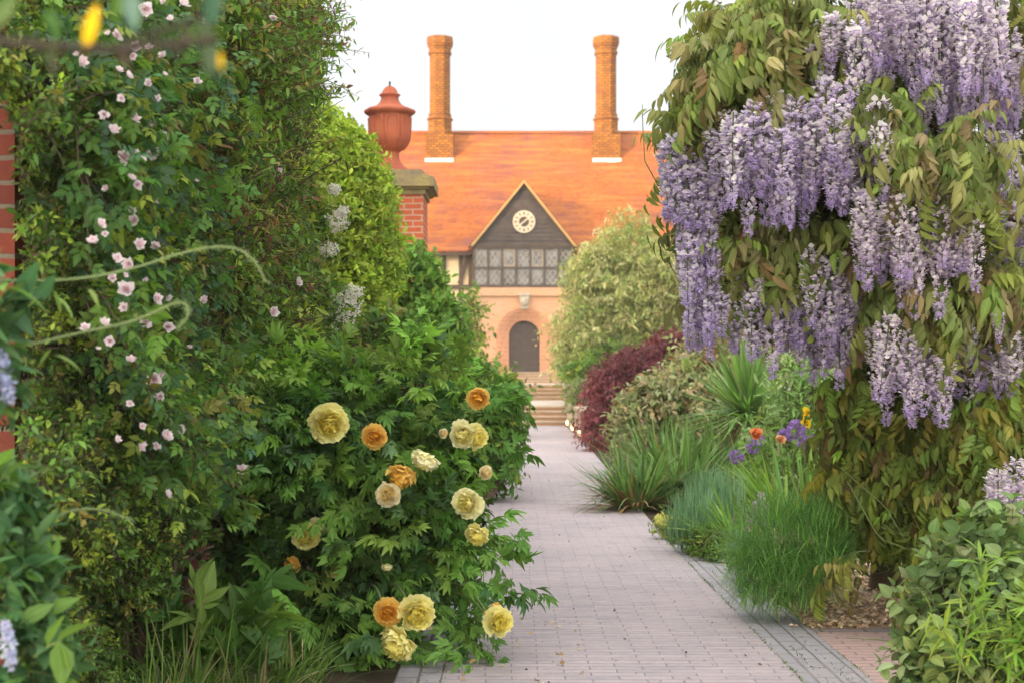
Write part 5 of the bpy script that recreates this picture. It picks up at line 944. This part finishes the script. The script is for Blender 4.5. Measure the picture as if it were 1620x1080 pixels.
# moss and weeds in the paving joints, fallen leaves and petals on the path
rr = R(270); n = 2600; side = rr.uniform(0, 1, n); P = np.stack([np.where(side < .45, 1.150, np.where(side < .6, 1.245, np.where(side < .7, 1.34, np.where(side < .9, 1.432, -.28)))) + rr.normal(0, .006, n), 5 + 7*rr.uniform(0, 1, n), np.full(n, .006)], -1)
kp = np.sin(P[:, 1]*7 + P[:, 0]*40) + np.sin(P[:, 1]*2.3) > rr.uniform(-1.2, 1.2, n); P = P[kp]; m = MB(); blades(m, rr, P, .016*rr.uniform(.4, 1.4, len(P)), .004, rr.uniform(0, 6.28, len(P)), np.abs(rr.normal(.6, .3, len(P))), .3, [(g(.09,.16,.03), 2), (g(.14,.2,.05), 1)], K=3)
o = m.build('joint_weeds', M['grass']); o['kind'] = 'stuff'; tag(o, 'tiny moss and weeds growing in the joints of the paving edge', 'weeds')
n = 220; P = np.stack([rr.uniform(-.28, 1.4, n), 5.5 + 14*rr.uniform(0, 1, n)**1.5, np.full(n, .011)], -1); m = MB(); place(m, TINY[0], P, nrm(rr.normal(0, 1, (n, 3))*[1, 1, .15]), UP + rr.normal(0, .3, (n, 3)), rr.uniform(.008, .024, n), pick(rr, n, [(g(.07,.045,.03), 3), (g(.2,.15,.08), 1), (g(.55,.5,.45), .5)]))
n = 46; P = np.stack([rr.uniform(-.45, .35, n), rr.uniform(5.9, 7.6, n), np.full(n, .012)], -1); place(m, leaf_tpl(.8, 3, .3, .3, .7, .7), P, nrm(rr.normal(0, 1, (n, 3))*[1, 1, .15]), UP + rr.normal(0, .3, (n, 3)), rr.uniform(.015, .035, n), pick(rr, n, [(g(.85,.72,.3), 2), (g(.7,.5,.2), 1), (g(.35,.22,.1), 1)]))
n = 500; sd = rr.uniform(0, 1, n) < .5; P = np.stack([np.where(sd, 1.40 - np.abs(rr.normal(0, .10, n)), -.40 + np.abs(rr.normal(0, .08, n))), 5.5 + 12*rr.uniform(0, 1, n)**1.3, np.full(n, .010)], -1); place(m, TINY[0], P, nrm(rr.normal(0, 1, (n, 3))*[1, 1, .15]), UP + rr.normal(0, .3, (n, 3)), rr.uniform(.006, .018, n), pick(rr, n, [(g(.10,.07,.045), 3), (g(.26,.2,.12), 2), (g(.42,.34,.42), .6), (g(.16,.17,.06), 1)]))
o = m.build('leaf_litter', M['leaf']); o['kind'] = 'stuff'; tag(o, 'tiny fallen leaves scattered over the path', 'leaf litter')

# ------------------------------------------------------------------ tall trees outside the frame on the left: the low sun clears them only at the roof tops
for i, (x, y, h) in enumerate([(-52, 38, 23), (-45, 33, 20.5), (-38, 29, 22), (-31, 24, 20.5), (-24, 19, 21), (-18, 13, 19), (-60, 44, 24), (-13, 5, 14), (-12, -4, 13)]):
    rr = R(500+i); t = thing('shade_tree', 'tall broad shade tree outside the left edge of the photo', 'tree', (x, y, 0), 'tall trees left of the garden'); m = MB(); s2 = MB()
    P, N = ell(rr, (x, y, h*.58), (h*.30, h*.30, h*.44), 900, .55, .25); foliage(m, rr, P, nrm(N + rr.normal(0, .5, P.shape)), 1.0, 6, OVL, .62, [(MID, 1)], stems=s2, stem_r=.02); m.build('crown', M['leaf'], t, True); s2.build('twigs', M['twig'], t)
    m = MB(); m.tube([(x, y, -.1), (x+.1, y, h*.3), (x, y, h*.75)], .4, .12, 10)
    for q in range(6): m.tube([(x, y, h*(.3+.06*q)), P[q*7]], .14, .04, 6)
    m.build('trunk', M['twig'], t, True)

# ------------------------------------------------------------------ the soft evening air
m = MB(); m.box((-75, -12, -1.2), (75, 112, 29)); hz = bpy.data.materials.new('evening_air'); hz.use_nodes = True; hn = hz.node_tree
for nd in list(hn.nodes):
    if nd.type == 'BSDF_PRINCIPLED': hn.nodes.remove(nd)
pv = hn.nodes.new('ShaderNodeVolumePrincipled'); pv.inputs['Color'].default_value = (1.0, .97, .93, 1); pv.inputs['Density'].default_value = 0.0007; pv.inputs['Anisotropy'].default_value = 0.0
hn.links.new(pv.outputs[0], hn.nodes['Material Output'].inputs['Volume']); o = m.build('haze', hz); o['kind'] = 'stuff'; tag(o, 'thin pale evening haze over the whole garden', 'haze')
